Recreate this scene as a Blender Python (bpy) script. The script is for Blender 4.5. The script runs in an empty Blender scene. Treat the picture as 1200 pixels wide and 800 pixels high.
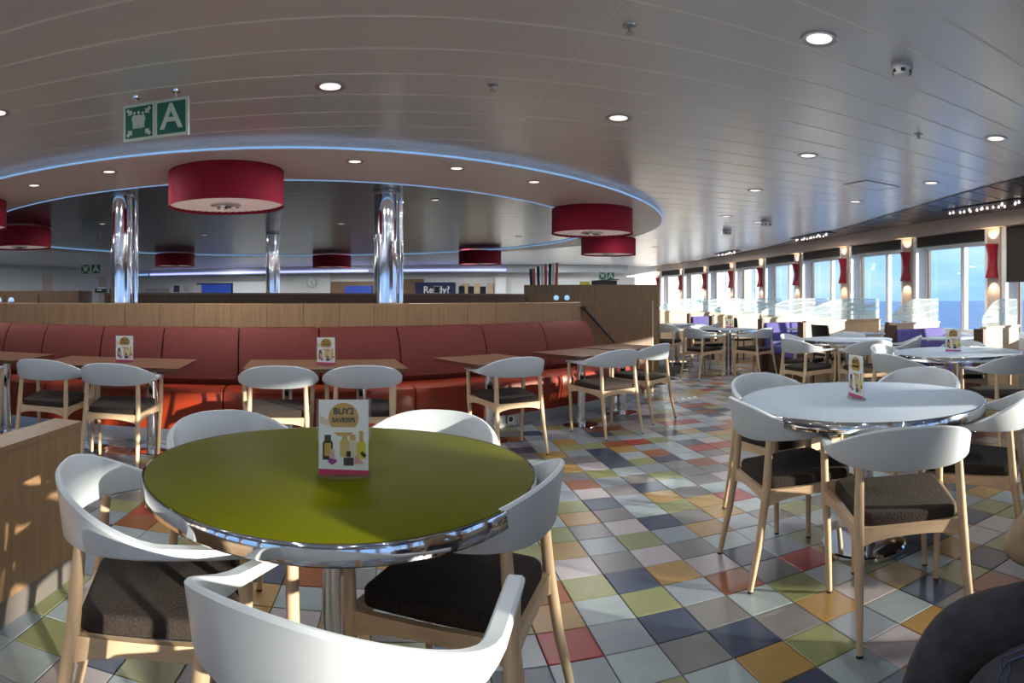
import bpy, bmesh, math, random
from math import sin, cos, pi, atan2, hypot, sqrt, radians
from mathutils import Vector, Matrix
from mathutils.bvhtree import BVHTree
random.seed(7)
sc = bpy.context.scene
col = sc.collection

# ------------------------------------------------------------------ camera
EYE = 1.234                      # eye height above the deck
FPX, HORIZ = 725.0, 349.0        # pixels per radian, row of the horizon (of a 1200x800 frame)
cd = bpy.data.cameras.new('camera')
cam = bpy.data.objects.new('camera', cd); col.objects.link(cam)
cd.lens = 36 * FPX / 1200; cd.sensor_width = 36; cd.clip_start = 0.02; cd.clip_end = 5000
cd.type = 'PANO'; cd.panorama_type = 'CENTRAL_CYLINDRICAL'      # the photograph is a cylindrical sweep
cd.central_cylindrical_range_u_min = -600 / FPX; cd.central_cylindrical_range_u_max = 600 / FPX
cd.central_cylindrical_range_v_min = -(800 - HORIZ) / FPX; cd.central_cylindrical_range_v_max = HORIZ / FPX
cd.central_cylindrical_radius = 1.0
cam.location = (0, 0, EYE); cam.rotation_euler = (pi / 2, 0, 0)
sc.camera = cam

# ------------------------------------------------------------------ sky, sun, exposure
vs = sc.view_settings
vs.view_transform = 'Standard'; vs.look = 'None'; vs.gamma = 1; vs.use_curve_mapping = False
vs.exposure = 0.27
w = bpy.data.worlds.new('sky'); sc.world = w; w.use_nodes = True
nt = w.node_tree; nt.nodes.clear()
o_ = nt.nodes.new('ShaderNodeOutputWorld'); bg = nt.nodes.new('ShaderNodeBackground')
tc = nt.nodes.new('ShaderNodeTexCoord'); sx = nt.nodes.new('ShaderNodeSeparateXYZ')
mp = nt.nodes.new('ShaderNodeMapping'); mp.inputs['Scale'].default_value = (1.5, 1.5, 7)
nz = nt.nodes.new('ShaderNodeTexNoise'); nz.inputs['Scale'].default_value = 2.2; nz.inputs['Detail'].default_value = 5
rp = nt.nodes.new('ShaderNodeValToRGB'); cl = nt.nodes.new('ShaderNodeValToRGB'); mx = nt.nodes.new('ShaderNodeMixRGB')
rp.color_ramp.elements[0].position = 0.0; rp.color_ramp.elements[0].color = (0.21, 0.41, 0.80, 1)
rp.color_ramp.elements[1].position = 1.0; rp.color_ramp.elements[1].color = (0.26, 0.46, 0.84, 1)
e = rp.color_ramp.elements.new(0.16); e.color = (0.29, 0.52, 0.88, 1)
cl.color_ramp.elements[0].position = 0.48; cl.color_ramp.elements[0].color = (0, 0, 0, 1)
cl.color_ramp.elements[1].position = 0.85; cl.color_ramp.elements[1].color = (0.55, 0.55, 0.55, 1)
mx.inputs['Color2'].default_value = (0.75, 0.85, 0.97, 1)
L = nt.links.new
L(tc.outputs['Generated'], sx.inputs[0]); L(sx.outputs['Z'], rp.inputs[0]); L(tc.outputs['Generated'], mp.inputs[0])
L(mp.outputs[0], nz.inputs['Vector']); L(nz.outputs[0], cl.inputs[0]); L(cl.outputs[0], mx.inputs['Fac'])
L(rp.outputs[0], mx.inputs['Color1']); L(mx.outputs[0], bg.inputs['Color']); L(bg.outputs[0], o_.inputs[0])
bg.inputs['Strength'].default_value = 1.6
sl = bpy.data.lights.new('sun', 'SUN'); sun = bpy.data.objects.new('sun', sl); col.objects.link(sun)
sl.energy = 11.5; sl.angle = radians(0.9); sl.color = (1.0, 0.88, 0.70)
SUN_AZ, SUN_EL = radians(-30), radians(8.9)       # it stands to the right, a little behind the camera, low over the sea
sdir = Vector((cos(SUN_AZ) * cos(SUN_EL), sin(SUN_AZ) * cos(SUN_EL), sin(SUN_EL)))
sun.rotation_euler = sdir.to_track_quat('Z', 'Y').to_euler()
LAMP = 7.0                       # watts of one ceiling downlight

# ------------------------------------------------------------------ materials
MATS = {}
def mat(name, color, rough=.5, metal=0., noise=0., nscale=20., stretch=(1, 1, 1), bump=0., emit=0., alpha=None, coat=0., spec=.5, coords='Object', dark=None, aniso=0.):
    if name in MATS: return MATS[name]
    m = bpy.data.materials.new(name); m.use_nodes = True; t = m.node_tree; p = t.nodes['Principled BSDF']
    c = tuple(color) + (1,)
    p.inputs['Base Color'].default_value = c; p.inputs['Roughness'].default_value = rough; p.inputs['Metallic'].default_value = metal
    p.inputs['Specular IOR Level'].default_value = spec; p.inputs['Coat Weight'].default_value = coat
    if emit: p.inputs['Emission Color'].default_value = c; p.inputs['Emission Strength'].default_value = emit
    if noise or bump:
        tcn = t.nodes.new('ShaderNodeTexCoord'); mpn = t.nodes.new('ShaderNodeMapping'); mpn.inputs['Scale'].default_value = stretch
        n = t.nodes.new('ShaderNodeTexNoise'); n.inputs['Scale'].default_value = nscale; n.inputs['Detail'].default_value = 6
        t.links.new(tcn.outputs[coords], mpn.inputs[0]); t.links.new(mpn.outputs[0], n.inputs['Vector'])
        if noise:
            r = t.nodes.new('ShaderNodeValToRGB'); d = dark or tuple(x * (1 - noise) for x in color)
            hi = tuple(min(1, x * (1 + noise * .6)) for x in color)
            r.color_ramp.elements[0].position = .3; r.color_ramp.elements[0].color = tuple(d) + (1,)
            r.color_ramp.elements[1].position = .7; r.color_ramp.elements[1].color = hi + (1,)
            t.links.new(n.outputs[0], r.inputs[0]); t.links.new(r.outputs[0], p.inputs['Base Color'])
        if bump:
            b = t.nodes.new('ShaderNodeBump'); b.inputs['Strength'].default_value = bump; b.inputs['Distance'].default_value = .01
            t.links.new(n.outputs[0], b.inputs['Height']); t.links.new(b.outputs[0], p.inputs['Normal'])
    MATS[name] = m; return m
def glass(name, tint=(1, 1, 1), refl=.06, rough=.02, haze=0.):
    if name in MATS: return MATS[name]
    m = bpy.data.materials.new(name); m.use_nodes = True; t = m.node_tree; t.nodes.clear()
    o = t.nodes.new('ShaderNodeOutputMaterial'); a = t.nodes.new('ShaderNodeBsdfTransparent'); g = t.nodes.new('ShaderNodeBsdfGlossy')
    a.inputs[0].default_value = tuple(tint) + (1,); g.inputs['Roughness'].default_value = rough
    lw = t.nodes.new('ShaderNodeLayerWeight'); pw = t.nodes.new('ShaderNodeMath'); pw.operation = 'POWER'; pw.inputs[1].default_value = 5
    lw.inputs['Blend'].default_value = .5; t.links.new(lw.outputs['Facing'], pw.inputs[0])
    f = t.nodes.new('ShaderNodeMath'); f.operation = 'MULTIPLY_ADD'; f.inputs[1].default_value = .7; f.inputs[2].default_value = refl * .5; t.links.new(pw.outputs[0], f.inputs[0])
    k = t.nodes.new('ShaderNodeMixShader'); t.links.new(f.outputs[0], k.inputs[0]); t.links.new(a.outputs[0], k.inputs[1]); t.links.new(g.outputs[0], k.inputs[2])
    last = k
    if haze:
        d = t.nodes.new('ShaderNodeBsdfTranslucent'); d.inputs[0].default_value = (.9, .95, .95, 1)
        d2 = t.nodes.new('ShaderNodeBsdfDiffuse'); d2.inputs[0].default_value = (.9, .95, .95, 1)
        ad = t.nodes.new('ShaderNodeMixShader'); t.links.new(d.outputs[0], ad.inputs[1]); t.links.new(d2.outputs[0], ad.inputs[2])
        k2 = t.nodes.new('ShaderNodeMixShader'); k2.inputs[0].default_value = haze
        t.links.new(k.outputs[0], k2.inputs[1]); t.links.new(ad.outputs[0], k2.inputs[2]); last = k2
    t.links.new(last.outputs[0], o.inputs[0]); MATS[name] = m; return m
def wavefabric(name, a, b, scale, rough=.8):
    m = bpy.data.materials.new(name); m.use_nodes = True; t = m.node_tree; p = t.nodes['Principled BSDF']
    tcn = t.nodes.new('ShaderNodeTexCoord'); wv = t.nodes.new('ShaderNodeTexWave'); r = t.nodes.new('ShaderNodeValToRGB')
    wv.bands_direction = 'Z'; wv.inputs['Scale'].default_value = scale; wv.inputs['Distortion'].default_value = 9; wv.inputs['Detail'].default_value = 1
    wv.inputs['Detail Scale'].default_value = 1.6
    r.color_ramp.elements[0].color = tuple(a) + (1,); r.color_ramp.elements[1].color = tuple(b) + (1,)
    r.color_ramp.elements[0].position = .2; r.color_ramp.elements[1].position = .6
    bm_ = t.nodes.new('ShaderNodeBump'); bm_.inputs['Strength'].default_value = .35; bm_.inputs['Distance'].default_value = .006
    t.links.new(tcn.outputs['Object'], wv.inputs['Vector']); t.links.new(wv.outputs['Fac'], r.inputs[0]); t.links.new(r.outputs[0], p.inputs['Base Color'])
    t.links.new(wv.outputs['Fac'], bm_.inputs['Height']); t.links.new(bm_.outputs[0], p.inputs['Normal'])
    p.inputs['Roughness'].default_value = rough; MATS[name] = m; return m

M_white = mat('white_plastic', (.53, .58, .62), .38, noise=.03, nscale=3)
M_ash = mat('ash_wood', (.55, .395, .25), .42, noise=.16, nscale=9, stretch=(6, 6, .7))
M_ashrail = mat('ash_rail', (.55, .395, .25), .42, noise=.14, nscale=8, stretch=(1.5, 1.5, 5))
M_rubber = mat('black_rubber', (.015, .015, .015), .7)
M_seat = mat('brown_wool', (.026, .017, .013), .95, noise=.55, nscale=160, bump=.5)
M_chrome = mat('chrome', (.82, .83, .85), .07, 1.)
M_chrome_b = mat('brushed_chrome', (.7, .71, .73), .2, 1., bump=.03, nscale=30, stretch=(1, 1, .05))
M_rim = mat('table_rim_chrome', (.58, .58, .59), .07, 1.)
M_steel = mat('satin_steel', (.55, .57, .6), .3, 1.)
M_green = mat('green_laminate', (.088, .094, .0004), .5, noise=.03, nscale=40, spec=.03)
M_pale = mat('pale_laminate', (.33, .395, .48), .45, noise=.03, nscale=40, spec=.1)
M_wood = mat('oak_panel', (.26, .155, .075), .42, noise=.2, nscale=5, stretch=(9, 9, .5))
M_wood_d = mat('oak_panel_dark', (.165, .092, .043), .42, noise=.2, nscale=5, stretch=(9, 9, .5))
M_wood_l = mat('birch_panel', (.62, .45, .27), .45, noise=.08, nscale=12, stretch=(3, 3, 1))
M_walnut = mat('walnut_top', (.17, .088, .05), .3, noise=.3, nscale=4, stretch=(1, 14, 1))
M_orange = mat('orange_leather', (.235, .023, .004), .36, noise=.16, nscale=5, bump=.12)
M_back = wavefabric('red_wave_fabric', (.068, .0085, .0065), (.16, .022, .015), 34)
M_purple = mat('purple_fabric', (.10, .09, .30), .85, noise=.25, nscale=70, bump=.2)
M_black = mat('black_leather', (.012, .012, .014), .3)
M_dark = mat('dark_box', (.02, .022, .026), .5)
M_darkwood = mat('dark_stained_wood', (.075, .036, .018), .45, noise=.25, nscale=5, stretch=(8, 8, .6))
M_slat = mat('satin_ceiling_slat', (.77, .81, .85), .28, .3, noise=.03, nscale=1.2, bump=.015)
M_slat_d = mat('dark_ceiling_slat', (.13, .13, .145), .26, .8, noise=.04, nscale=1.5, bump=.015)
M_gap = mat('ceiling_backing', (.95, .95, .94), .5)
M_gap_d = mat('dark_backing', (.06, .06, .065), .6)
M_ring = mat('ring_paint', (.80, .80, .81), .45)
M_led = mat('blue_led', (.30, .58, 1.0), .5, emit=.5)
M_led_p = mat('violet_led', (.40, .45, 1.0), .5, emit=1.2)
M_lampglow = mat('lamp_glow', (1.0, .84, .80), .5, emit=1.1)
M_drum = mat('burgundy_felt', (.30, .004, .028), .85, noise=.12, nscale=60, bump=.1)
M_diffuser = mat('pleated_diffuser', (.80, .66, .63), .7, emit=.22)
M_beige = mat('beige_wall', (.46, .37, .32), .5)
M_wwhite = mat('white_paint', (.80, .80, .79), .5)
M_wgrey = mat('grey_paint', (.50, .52, .55), .6)
M_frame = mat('window_frame_white', (.85, .86, .86), .35)
M_gasket = mat('window_gasket', (.07, .065, .06), .6)
M_blind = mat('black_blind', (.025, .021, .019), .8)
M_pane = glass('window_glass', (.96, .98, 1.), .06)
M_acr = glass('acrylic', (.97, .98, .98), .09)
M_screen = glass('screen_glass', (.88, .96, .96), .07, haze=.22)
M_frost = glass('frosted_band', (.95, .98, 1.), .06, haze=.8)
M_red = mat('wall_lamp_red', (.30, .003, .02), .35)
M_paper = mat('card_white', (.86, .86, .84), .6)
M_gold = mat('print_gold', (.62, .36, .08), .6)
M_ink = mat('print_black', (.015, .014, .013), .6)
M_pink = mat('print_pink', (.62, .03, .13), .6)
M_lime = mat('print_yellow', (.72, .62, .06), .6)
M_sgreen = mat('sign_green', (.012, .16, .10), .45)
M_sframe = mat('sign_frame', (.66, .76, .66), .4)
M_blue = mat('screen_blue', (.02, .05, .28), .3, emit=.5)
M_navy = mat('navy_print', (.012, .02, .09), .5)
M_coral = mat('coral_print', (.55, .12, .07), .5)
M_grout = mat('grout', (.012, .011, .011), .8)
M_kick = mat('grey_kick', (.14, .125, .115), .5)
M_sea = mat('sea', (.12, .22, .35), .55, noise=.2, nscale=.05)
M_denim = mat('black_denim', (.024, .026, .036), .9, noise=.6, nscale=14, stretch=(1, 1, 2.2), bump=.7)
M_jacket = mat('beige_jacket', (.30, .22, .14), .9, noise=.15, nscale=30, bump=.2)
M_skin = mat('skin', (.55, .32, .22), .55)
M_hair = mat('brown_hair', (.06, .035, .02), .6)

# ------------------------------------------------------------------ mesh helpers
class MB:
    def __init__(s): s.v = []; s.f = []
    def add(s, vs, fs):
        o = len(s.v); s.v += [tuple(p) for p in vs]; s.f += [tuple(i + o for i in f) for f in fs]; return s
    def box(s, c, d, rz=0., ry=0.):
        x, y, z = d[0] / 2, d[1] / 2, d[2] / 2
        P = [Vector((a * x, b * y, e_ * z)) for e_ in (-1, 1) for a, b in ((-1, -1), (1, -1), (1, 1), (-1, 1))]
        R = Matrix.Rotation(rz, 3, 'Z') @ Matrix.Rotation(ry, 3, 'Y')
        return s.add([R @ p + Vector(c) for p in P], [(3, 2, 1, 0), (4, 5, 6, 7), (0, 1, 5, 4), (1, 2, 6, 5), (2, 3, 7, 6), (3, 0, 4, 7)])
    def prism(s, poly, z0, z1):
        n = len(poly)
        return s.add([(x, y, z0) for x, y in poly] + [(x, y, z1) for x, y in poly],
                     [tuple(range(n))[::-1], tuple(range(n, 2 * n))] + [(i, (i + 1) % n, n + (i + 1) % n, n + i) for i in range(n)])
    def slab(s, poly, origin, ax, ay, an, t):
        """a flat outline (2-D points) in the plane ax, ay at origin, with thickness t along an"""
        o = Vector(origin); ax = Vector(ax); ay = Vector(ay); an = Vector(an); n = len(poly)
        return s.add([o + ax * x + ay * y for x, y in poly] + [o + ax * x + ay * y + an * t for x, y in poly],
                     [tuple(range(n))[::-1], tuple(range(n, 2 * n))] + [(i, (i + 1) % n, n + (i + 1) % n, n + i) for i in range(n)])
    def tube(s, pts, rad, n=10, caps=True):
        pts = [Vector(p) for p in pts]; rs = rad if isinstance(rad, (list, tuple)) else [rad] * len(pts); vs = []
        for i, p in enumerate(pts):
            d = (pts[min(i + 1, len(pts) - 1)] - pts[max(i - 1, 0)]).normalized()
            a = Vector((0, 0, 1)) if abs(d.z) < .9 else Vector((1, 0, 0))
            u = d.cross(a).normalized(); v_ = d.cross(u).normalized()
            vs += [p + (u * cos(2 * pi * k / n) + v_ * sin(2 * pi * k / n)) * rs[i] for k in range(n)]
        m = len(pts)
        fs = [(i * n + k, i * n + (k + 1) % n, (i + 1) * n + (k + 1) % n, (i + 1) * n + k) for i in range(m - 1) for k in range(n)]
        if caps: fs += [tuple(range(n))[::-1], tuple(range((m - 1) * n, m * n))]
        return s.add(vs, fs)
    def lathe(s, prof, n=32, c=(0, 0, 0), caps=True):
        vs = [(c[0] + r * cos(2 * pi * k / n), c[1] + r * sin(2 * pi * k / n), c[2] + z) for r, z in prof for k in range(n)]
        m = len(prof)
        fs = [(i * n + k, i * n + (k + 1) % n, (i + 1) * n + (k + 1) % n, (i + 1) * n + k) for i in range(m - 1) for k in range(n)]
        if caps: fs += [tuple(range(n))[::-1], tuple(range((m - 1) * n, m * n))]
        return s.add(vs, fs)
    def sweep(s, rings, closed=True, caps=True):
        n = len(rings[0]); vs = [p for r in rings for p in r]; m = len(rings)
        fs = [(i * n + k, i * n + (k + 1) % n, (i + 1) * n + (k + 1) % n, (i + 1) * n + k) for i in range(m - 1) for k in range(n if closed else n - 1)]
        if caps: fs += [tuple(range(n))[::-1], tuple(range((m - 1) * n, m * n))]
        return s.add(vs, fs)
    def mesh(s, name, m, smooth=False):
        me = bpy.data.meshes.new(name); me.from_pydata(s.v, [], s.f); me.materials.append(m)
        b = bmesh.new(); b.from_mesh(me); bmesh.ops.recalc_face_normals(b, faces=b.faces); b.to_mesh(me); b.free()
        if smooth:
            me.polygons.foreach_set('use_smooth', [True] * len(me.polygons)); 
            try: me.set_sharp_from_angle(angle=radians(38))
            except Exception: pass
        me.update(); return me
    def build(s, name, m, parent=None, smooth=False, kind=None, label=None):
        return put(name, s.mesh(name, m, smooth), parent, kind, label)
def put(name, me, parent=None, kind=None, label=None):
    o = bpy.data.objects.new(name, me); col.objects.link(o)
    if parent is not None: o.parent = parent
    if kind: o['kind'] = kind
    if label: o['label'] = label
    return o
def soft(me, width, seg=2, ang=40):
    b = bmesh.new(); b.from_mesh(me)
    ed = [e for e in b.edges if len(e.link_faces) == 2 and e.calc_face_angle(0) > radians(ang)]
    bmesh.ops.bevel(b, geom=ed, offset=width, segments=seg, profile=.6, affect='EDGES', clamp_overlap=True)
    b.to_mesh(me); b.free()
    me.polygons.foreach_set('use_smooth', [True] * len(me.polygons))
    try: me.set_sharp_from_angle(angle=radians(50))
    except Exception: pass
    return me
def tag(o, label, cat, group=None):
    o['label'] = label; o['category'] = cat
    if group: o['group'] = group
    return o
def thing(name, label, cat, loc=(0, 0, 0), rz=0., group=None):
    o = bpy.data.objects.new(name, None); col.objects.link(o); o.empty_display_size = .1
    o.location = loc; o.rotation_euler = (0, 0, rz); return tag(o, label, cat, group)
def dup(root, label, loc, rz=0., group=None):
    r = root.copy(); col.objects.link(r); r.location = loc; r.rotation_euler = (0, 0, rz); r['label'] = label
    if group: r['group'] = group
    for ch in list(root.children):
        c = ch.copy(); col.objects.link(c); c.parent = r
        for g in list(ch.children):
            d = g.copy(); col.objects.link(d); d.parent = c
    return r
def struct(o):
    o['kind'] = 'structure'; return o
def textmesh(txt, size, bold=0., align='CENTER'):
    cu = bpy.data.curves.new('lettering', 'FONT'); cu.body = txt; cu.size = size; cu.extrude = .0004; cu.offset = bold
    cu.align_x = align; cu.align_y = 'CENTER'
    t = bpy.data.objects.new('lettering', cu); col.objects.link(t)
    dg = bpy.context.evaluated_depsgraph_get(); me = bpy.data.meshes.new_from_object(t.evaluated_get(dg))
    bpy.data.objects.remove(t); me.name = 'lettering'; return me
def circle(r, n=24, a0=0., a1=2 * pi, cx=0., cy=0.):
    full = abs(a1 - a0 - 2 * pi) < 1e-6
    return [(cx + r * cos(a0 + (a1 - a0) * k / (n if full else n - 1)), cy + r * sin(a0 + (a1 - a0) * k / (n if full else n - 1))) for k in range(n)]

# ================================================================== FLOOR
TA, TX, TY, TS = .182, .282, 2.308, .2      # tile grid: angle, origin, pitch
ca, sa = cos(TA), sin(TA)
def tile_c(i, j):                            # centre of tile i, j
    I, J = (i + .5) * TS, (j + .5) * TS
    return ca * I + sa * J + TX, sa * I - ca * J + TY
floor = struct(put('floor', MB().box((-4.85, 7, -.03), (21.7, 34, .04)).mesh('floor', M_grout)))
pal = {'l': (.34, .41, .43), 'g': (.19, .185, .185), 'b': (.27, .31, .36), 'p': (.47, .425, .44), 'm': (.40, .245, .075),
       'e': (.255, .275, .125), 'n': (.042, .062, .115), 'o': (.26, .075, .02), 'r': (.34, .022, .015)}
PM = {k: mat('tile_' + k, tuple(c * .78 for c in v), .30, noise=.07, nscale=14, bump=.012) for k, v in pal.items()}
known = {0: (-1, 'rbnglelen'), 1: (-1, 'blgngmpmlm'), 2: (0, 'elmebln' + 'e'), 3: (2, 'nlpmgo'), -1: (-1, 'mlebogr'), -2: (-1, 'oenmpnb'),
         -3: (-1, 'bpgpgl'), -4: (0, 'mbebm'), -5: (0, 'egpng'), -6: (0, 'lmgle'), -7: (0, 'genbm'), -8: (0, 'bbpgn'), -9: (1, 'bobg'), -10: (1, 'pgel'), -11: (2, 'mpn')}
left = {(-10, 1): 'e', (-9, 1): 'n', (-8, 1): 'e', (-7, 1): 'g', (-10, 0): 'l', (-9, 0): 'b', (-9, -1): 'g', (-8, -2): 'm', (-10, 2): 'l', (-9, 2): 'p', (-8, 2): 'l', (-7, -4): 'n', (-6, -4): 'r', (-7, -5): 'e', (-6, -5): 'l'}
def tcol(i, j):
    if (i, j) in left: return left[i, j]
    if j in known:
        s, t = known[j]
        if 0 <= i - s < len(t): return t[i - s]
    return random.Random(i * 7919 + j * 104729).choice('lllllggggbbbbbpppmmmmmeeeennnnooor')
T0 = TS / 2 - .0018
def tile_geo(mb, cx, cy, rot=True):
    q = [(-T0, -T0), (T0, -T0), (T0, T0), (-T0, T0)]; e = T0 - .0025
    k = [(-e, -e), (e, -e), (e, e), (-e, e)]
    R = (lambda x, y: (cx + ca * x - sa * y, cy + sa * x + ca * y)) if rot else (lambda x, y: (x, y))
    vs = [R(*p) + (-.012,) for p in q] + [R(*p) + (-.0022,) for p in q] + [R(*p) + (0,) for p in k]
    mb.add(vs, [(8, 9, 10, 11)] + [(i, (i + 1) % 4, 4 + (i + 1) % 4, 4 + i) for i in range(4)] + [(4 + i, 4 + (i + 1) % 4, 8 + (i + 1) % 4, 8 + i) for i in range(4)])
base_me = MB(); tile_geo(base_me, 0, 0, False)
tile_me = {k: base_me.mesh('tile', PM[k]) for k in pal}
cand = []
for i in range(-95, 100):
    for j in range(-110, 60):
        x, y = tile_c(i, j)
        if x < -8 or x > 5.75 or y < -6.5 or y > 21: continue
        if hypot(x + 6.1, y - 14.16) < 9.9: continue
        vis = y > 0 and abs(atan2(x, y)) < .86 and hypot(x, y) > 1.86
        if -2.6 < x < -1.74 and y < 2.1: vis = False
        cand.append((0 if vis else 1, hypot(x, y), i, j, x, y))
cand.sort()
restm = {k: MB() for k in pal}
for n, (v, r, i, j, x, y) in enumerate(cand):
    k = tcol(i, j)
    if n < 300:
        o = put('tile', tile_me[k], floor); o.location = (x, y, 0); o.rotation_euler = (0, 0, TA)
    else: tile_geo(restm[k], x, y)
for k, mb in restm.items(): mb.build('tile_field', PM[k], floor, kind='stuff')

# ================================================================== CEILING
ZC = 2.374
SA = .215                                     # slat direction
su, cu_ = sin(SA), cos(SA)
def uv2(u, v): return (cu_ * u - su * v, su * u + cu_ * v)
V0, SP = 2.50, .3207                          # one gap line, slat pitch
OC, ORAD = (-3.73, 9.82), 5.98                # outer edge of the ring
IC, IRAD = (-3.87, 10.16), 5.15               # inner edge
def dark_edge(y):
    if y < 8.2: return 4.23 + .188 * (y - 3.88)
    if y < 12.6: return 5.04 + .105 * (y - 8.2)
    return 5.5
def wall_x(y): return 5.8 if y < 13.6 else 5.8 - .011 * (y - 13.6) ** 2
ceiling = struct(put('ceiling', MB().box((-4.85, 7, ZC + .0515), (21.9, 34, .1)).mesh('ceiling', M_gap)))
ouv = (cu_ * OC[0] + su * OC[1], -su * OC[0] + cu_ * OC[1])
def solve(fn, v, u):                          # u on slat line v where X = fn(Y)
    for _ in range(30):
        x, y = uv2(u, v); u += (fn(y) - x) / cu_ * .8
    return u
def slat_poly(v0, v1, u0, u1, side0=None, side1=None, n=4):
    vs_ = [v0 + (v1 - v0) * k / n for k in range(n + 1)]
    a = [(side0(v) if side0 else u0, v) for v in vs_]; b = [(side1(v) if side1 else u1, v) for v in vs_]
    return [uv2(*p) for p in a] + [uv2(*p) for p in b[::-1]]
def slat_mesh(poly, z, m, t=.006):
    c = (sum(p[0] for p in poly) / len(poly), sum(p[1] for p in poly) / len(poly))
    return MB().prism(poly, z, z + t)
back_far = MB(); back_dark = MB()
JU = .36 * cu_ + 2.66 * su                    # panel joint seen over the middle of the photograph
JOINTS = [JU - 12.6, JU - 8.4, JU - 4.2, JU, JU + 4.2, JU + 8.4]
kmin, kmax = -28, 58
for k in range(kmin, kmax):
    v0 = V0 + k * SP + .0105; v1 = V0 + (k + 1) * SP - .0105; vm = (v0 + v1) / 2
    near = 0 - 2 <= k <= 24
    cut = lambda v: sqrt(max(0, (ORAD - .05) ** 2 - (v - ouv[1]) ** 2))
    hit = abs(vm - ouv[1]) < ORAD - .12
    spans = []
    uL = -13.5; 
    right = lambda v: solve(dark_edge, v, 4.5) - .012
    if hit:
        spans.append((uL, None, None, lambda v: ouv[0] - cut(v))); spans.append((None, None, lambda v: ouv[0] + cut(v), right))
    else: spans.append((uL, None, None, right))
    for a, b, s0, s1 in spans:
        lo = a if s0 is None else s0(vm); hi = s1(vm)
        js = [j for j in JOINTS if lo + .5 < j < hi - .5]
        edges = [None] + js + [None]
        for q in range(len(edges) - 1):
            e0, e1 = edges[q], edges[q + 1]
            f0 = (s0 if e0 is None else None); f1 = (s1 if e1 is None else None)
            p = slat_poly(v0, v1, lo if e0 is None else e0 + .004, hi if e1 is None else e1 - .004, f0, f1)
            vis = any(y > 0 and abs(atan2(x, y)) < .86 for x, y in p)
            if near and vis: slat_mesh(p, ZC, M_slat).build('ceiling_slat', M_slat, ceiling)
            else: back_far.prism(p, ZC, ZC + .006)
    # the dark strip of the same slats along the windows
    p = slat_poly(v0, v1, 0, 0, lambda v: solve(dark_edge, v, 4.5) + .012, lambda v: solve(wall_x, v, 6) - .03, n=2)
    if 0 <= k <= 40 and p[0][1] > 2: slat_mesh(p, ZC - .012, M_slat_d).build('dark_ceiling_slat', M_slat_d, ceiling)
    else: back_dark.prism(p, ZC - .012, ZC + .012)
back_far.build('ceiling_slat_field', M_slat, ceiling, kind='stuff'); back_dark.build('dark_slat_field', M_slat_d, ceiling, kind='stuff')
# ring with its two blue light lines
def annulus(c0, r0, c1, r1, z0, z1, n=120):
    mb = MB(); P = []
    for cc, rr, z in ((c0, r0, z0), (c1, r1, z0), (c1, r1, z1), (c0, r0, z1)):
        P.append([(cc[0] + rr * cos(2 * pi * k / n), cc[1] + rr * sin(2 * pi * k / n), z) for k in range(n)])
    mb.add([p for r in P for p in r], [(a * n + k, a * n + (k + 1) % n, b * n + (k + 1) % n, b * n + k) for a, b in ((0, 1), (1, 2), (2, 3), (3, 0)) for k in range(n)])
    return mb
ZR = ZC - .05
ring = struct(annulus(OC, ORAD, IC, IRAD, ZR, ZC + .09).build('ceiling_ring', M_ring, smooth=True))
annulus(OC, ORAD + .012, OC, ORAD + .001, ZR + .006, ZR + .016).build('led_strip', M_led, ring, label='thin blue light line round the outer edge of the ring')
annulus(IC, IRAD + .014, IC, IRAD - .008, ZR - .004, ZR + .012).build('led_strip', M_led, ring, label='blue light line round the inner edge of the ring')
ZI = ZC - .03
iuv = (cu_ * IC[0] + su * IC[1], -su * IC[0] + cu_ * IC[1])
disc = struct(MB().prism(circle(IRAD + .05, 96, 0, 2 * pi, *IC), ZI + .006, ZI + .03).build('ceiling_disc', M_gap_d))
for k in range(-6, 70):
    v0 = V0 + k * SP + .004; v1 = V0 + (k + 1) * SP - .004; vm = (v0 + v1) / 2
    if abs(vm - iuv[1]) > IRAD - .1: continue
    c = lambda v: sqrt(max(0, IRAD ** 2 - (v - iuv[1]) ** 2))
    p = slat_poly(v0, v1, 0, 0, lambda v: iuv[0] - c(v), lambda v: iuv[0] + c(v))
    slat_mesh(p, ZI, M_slat_d).build('dark_ceiling_slat', M_slat_d, disc)

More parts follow.
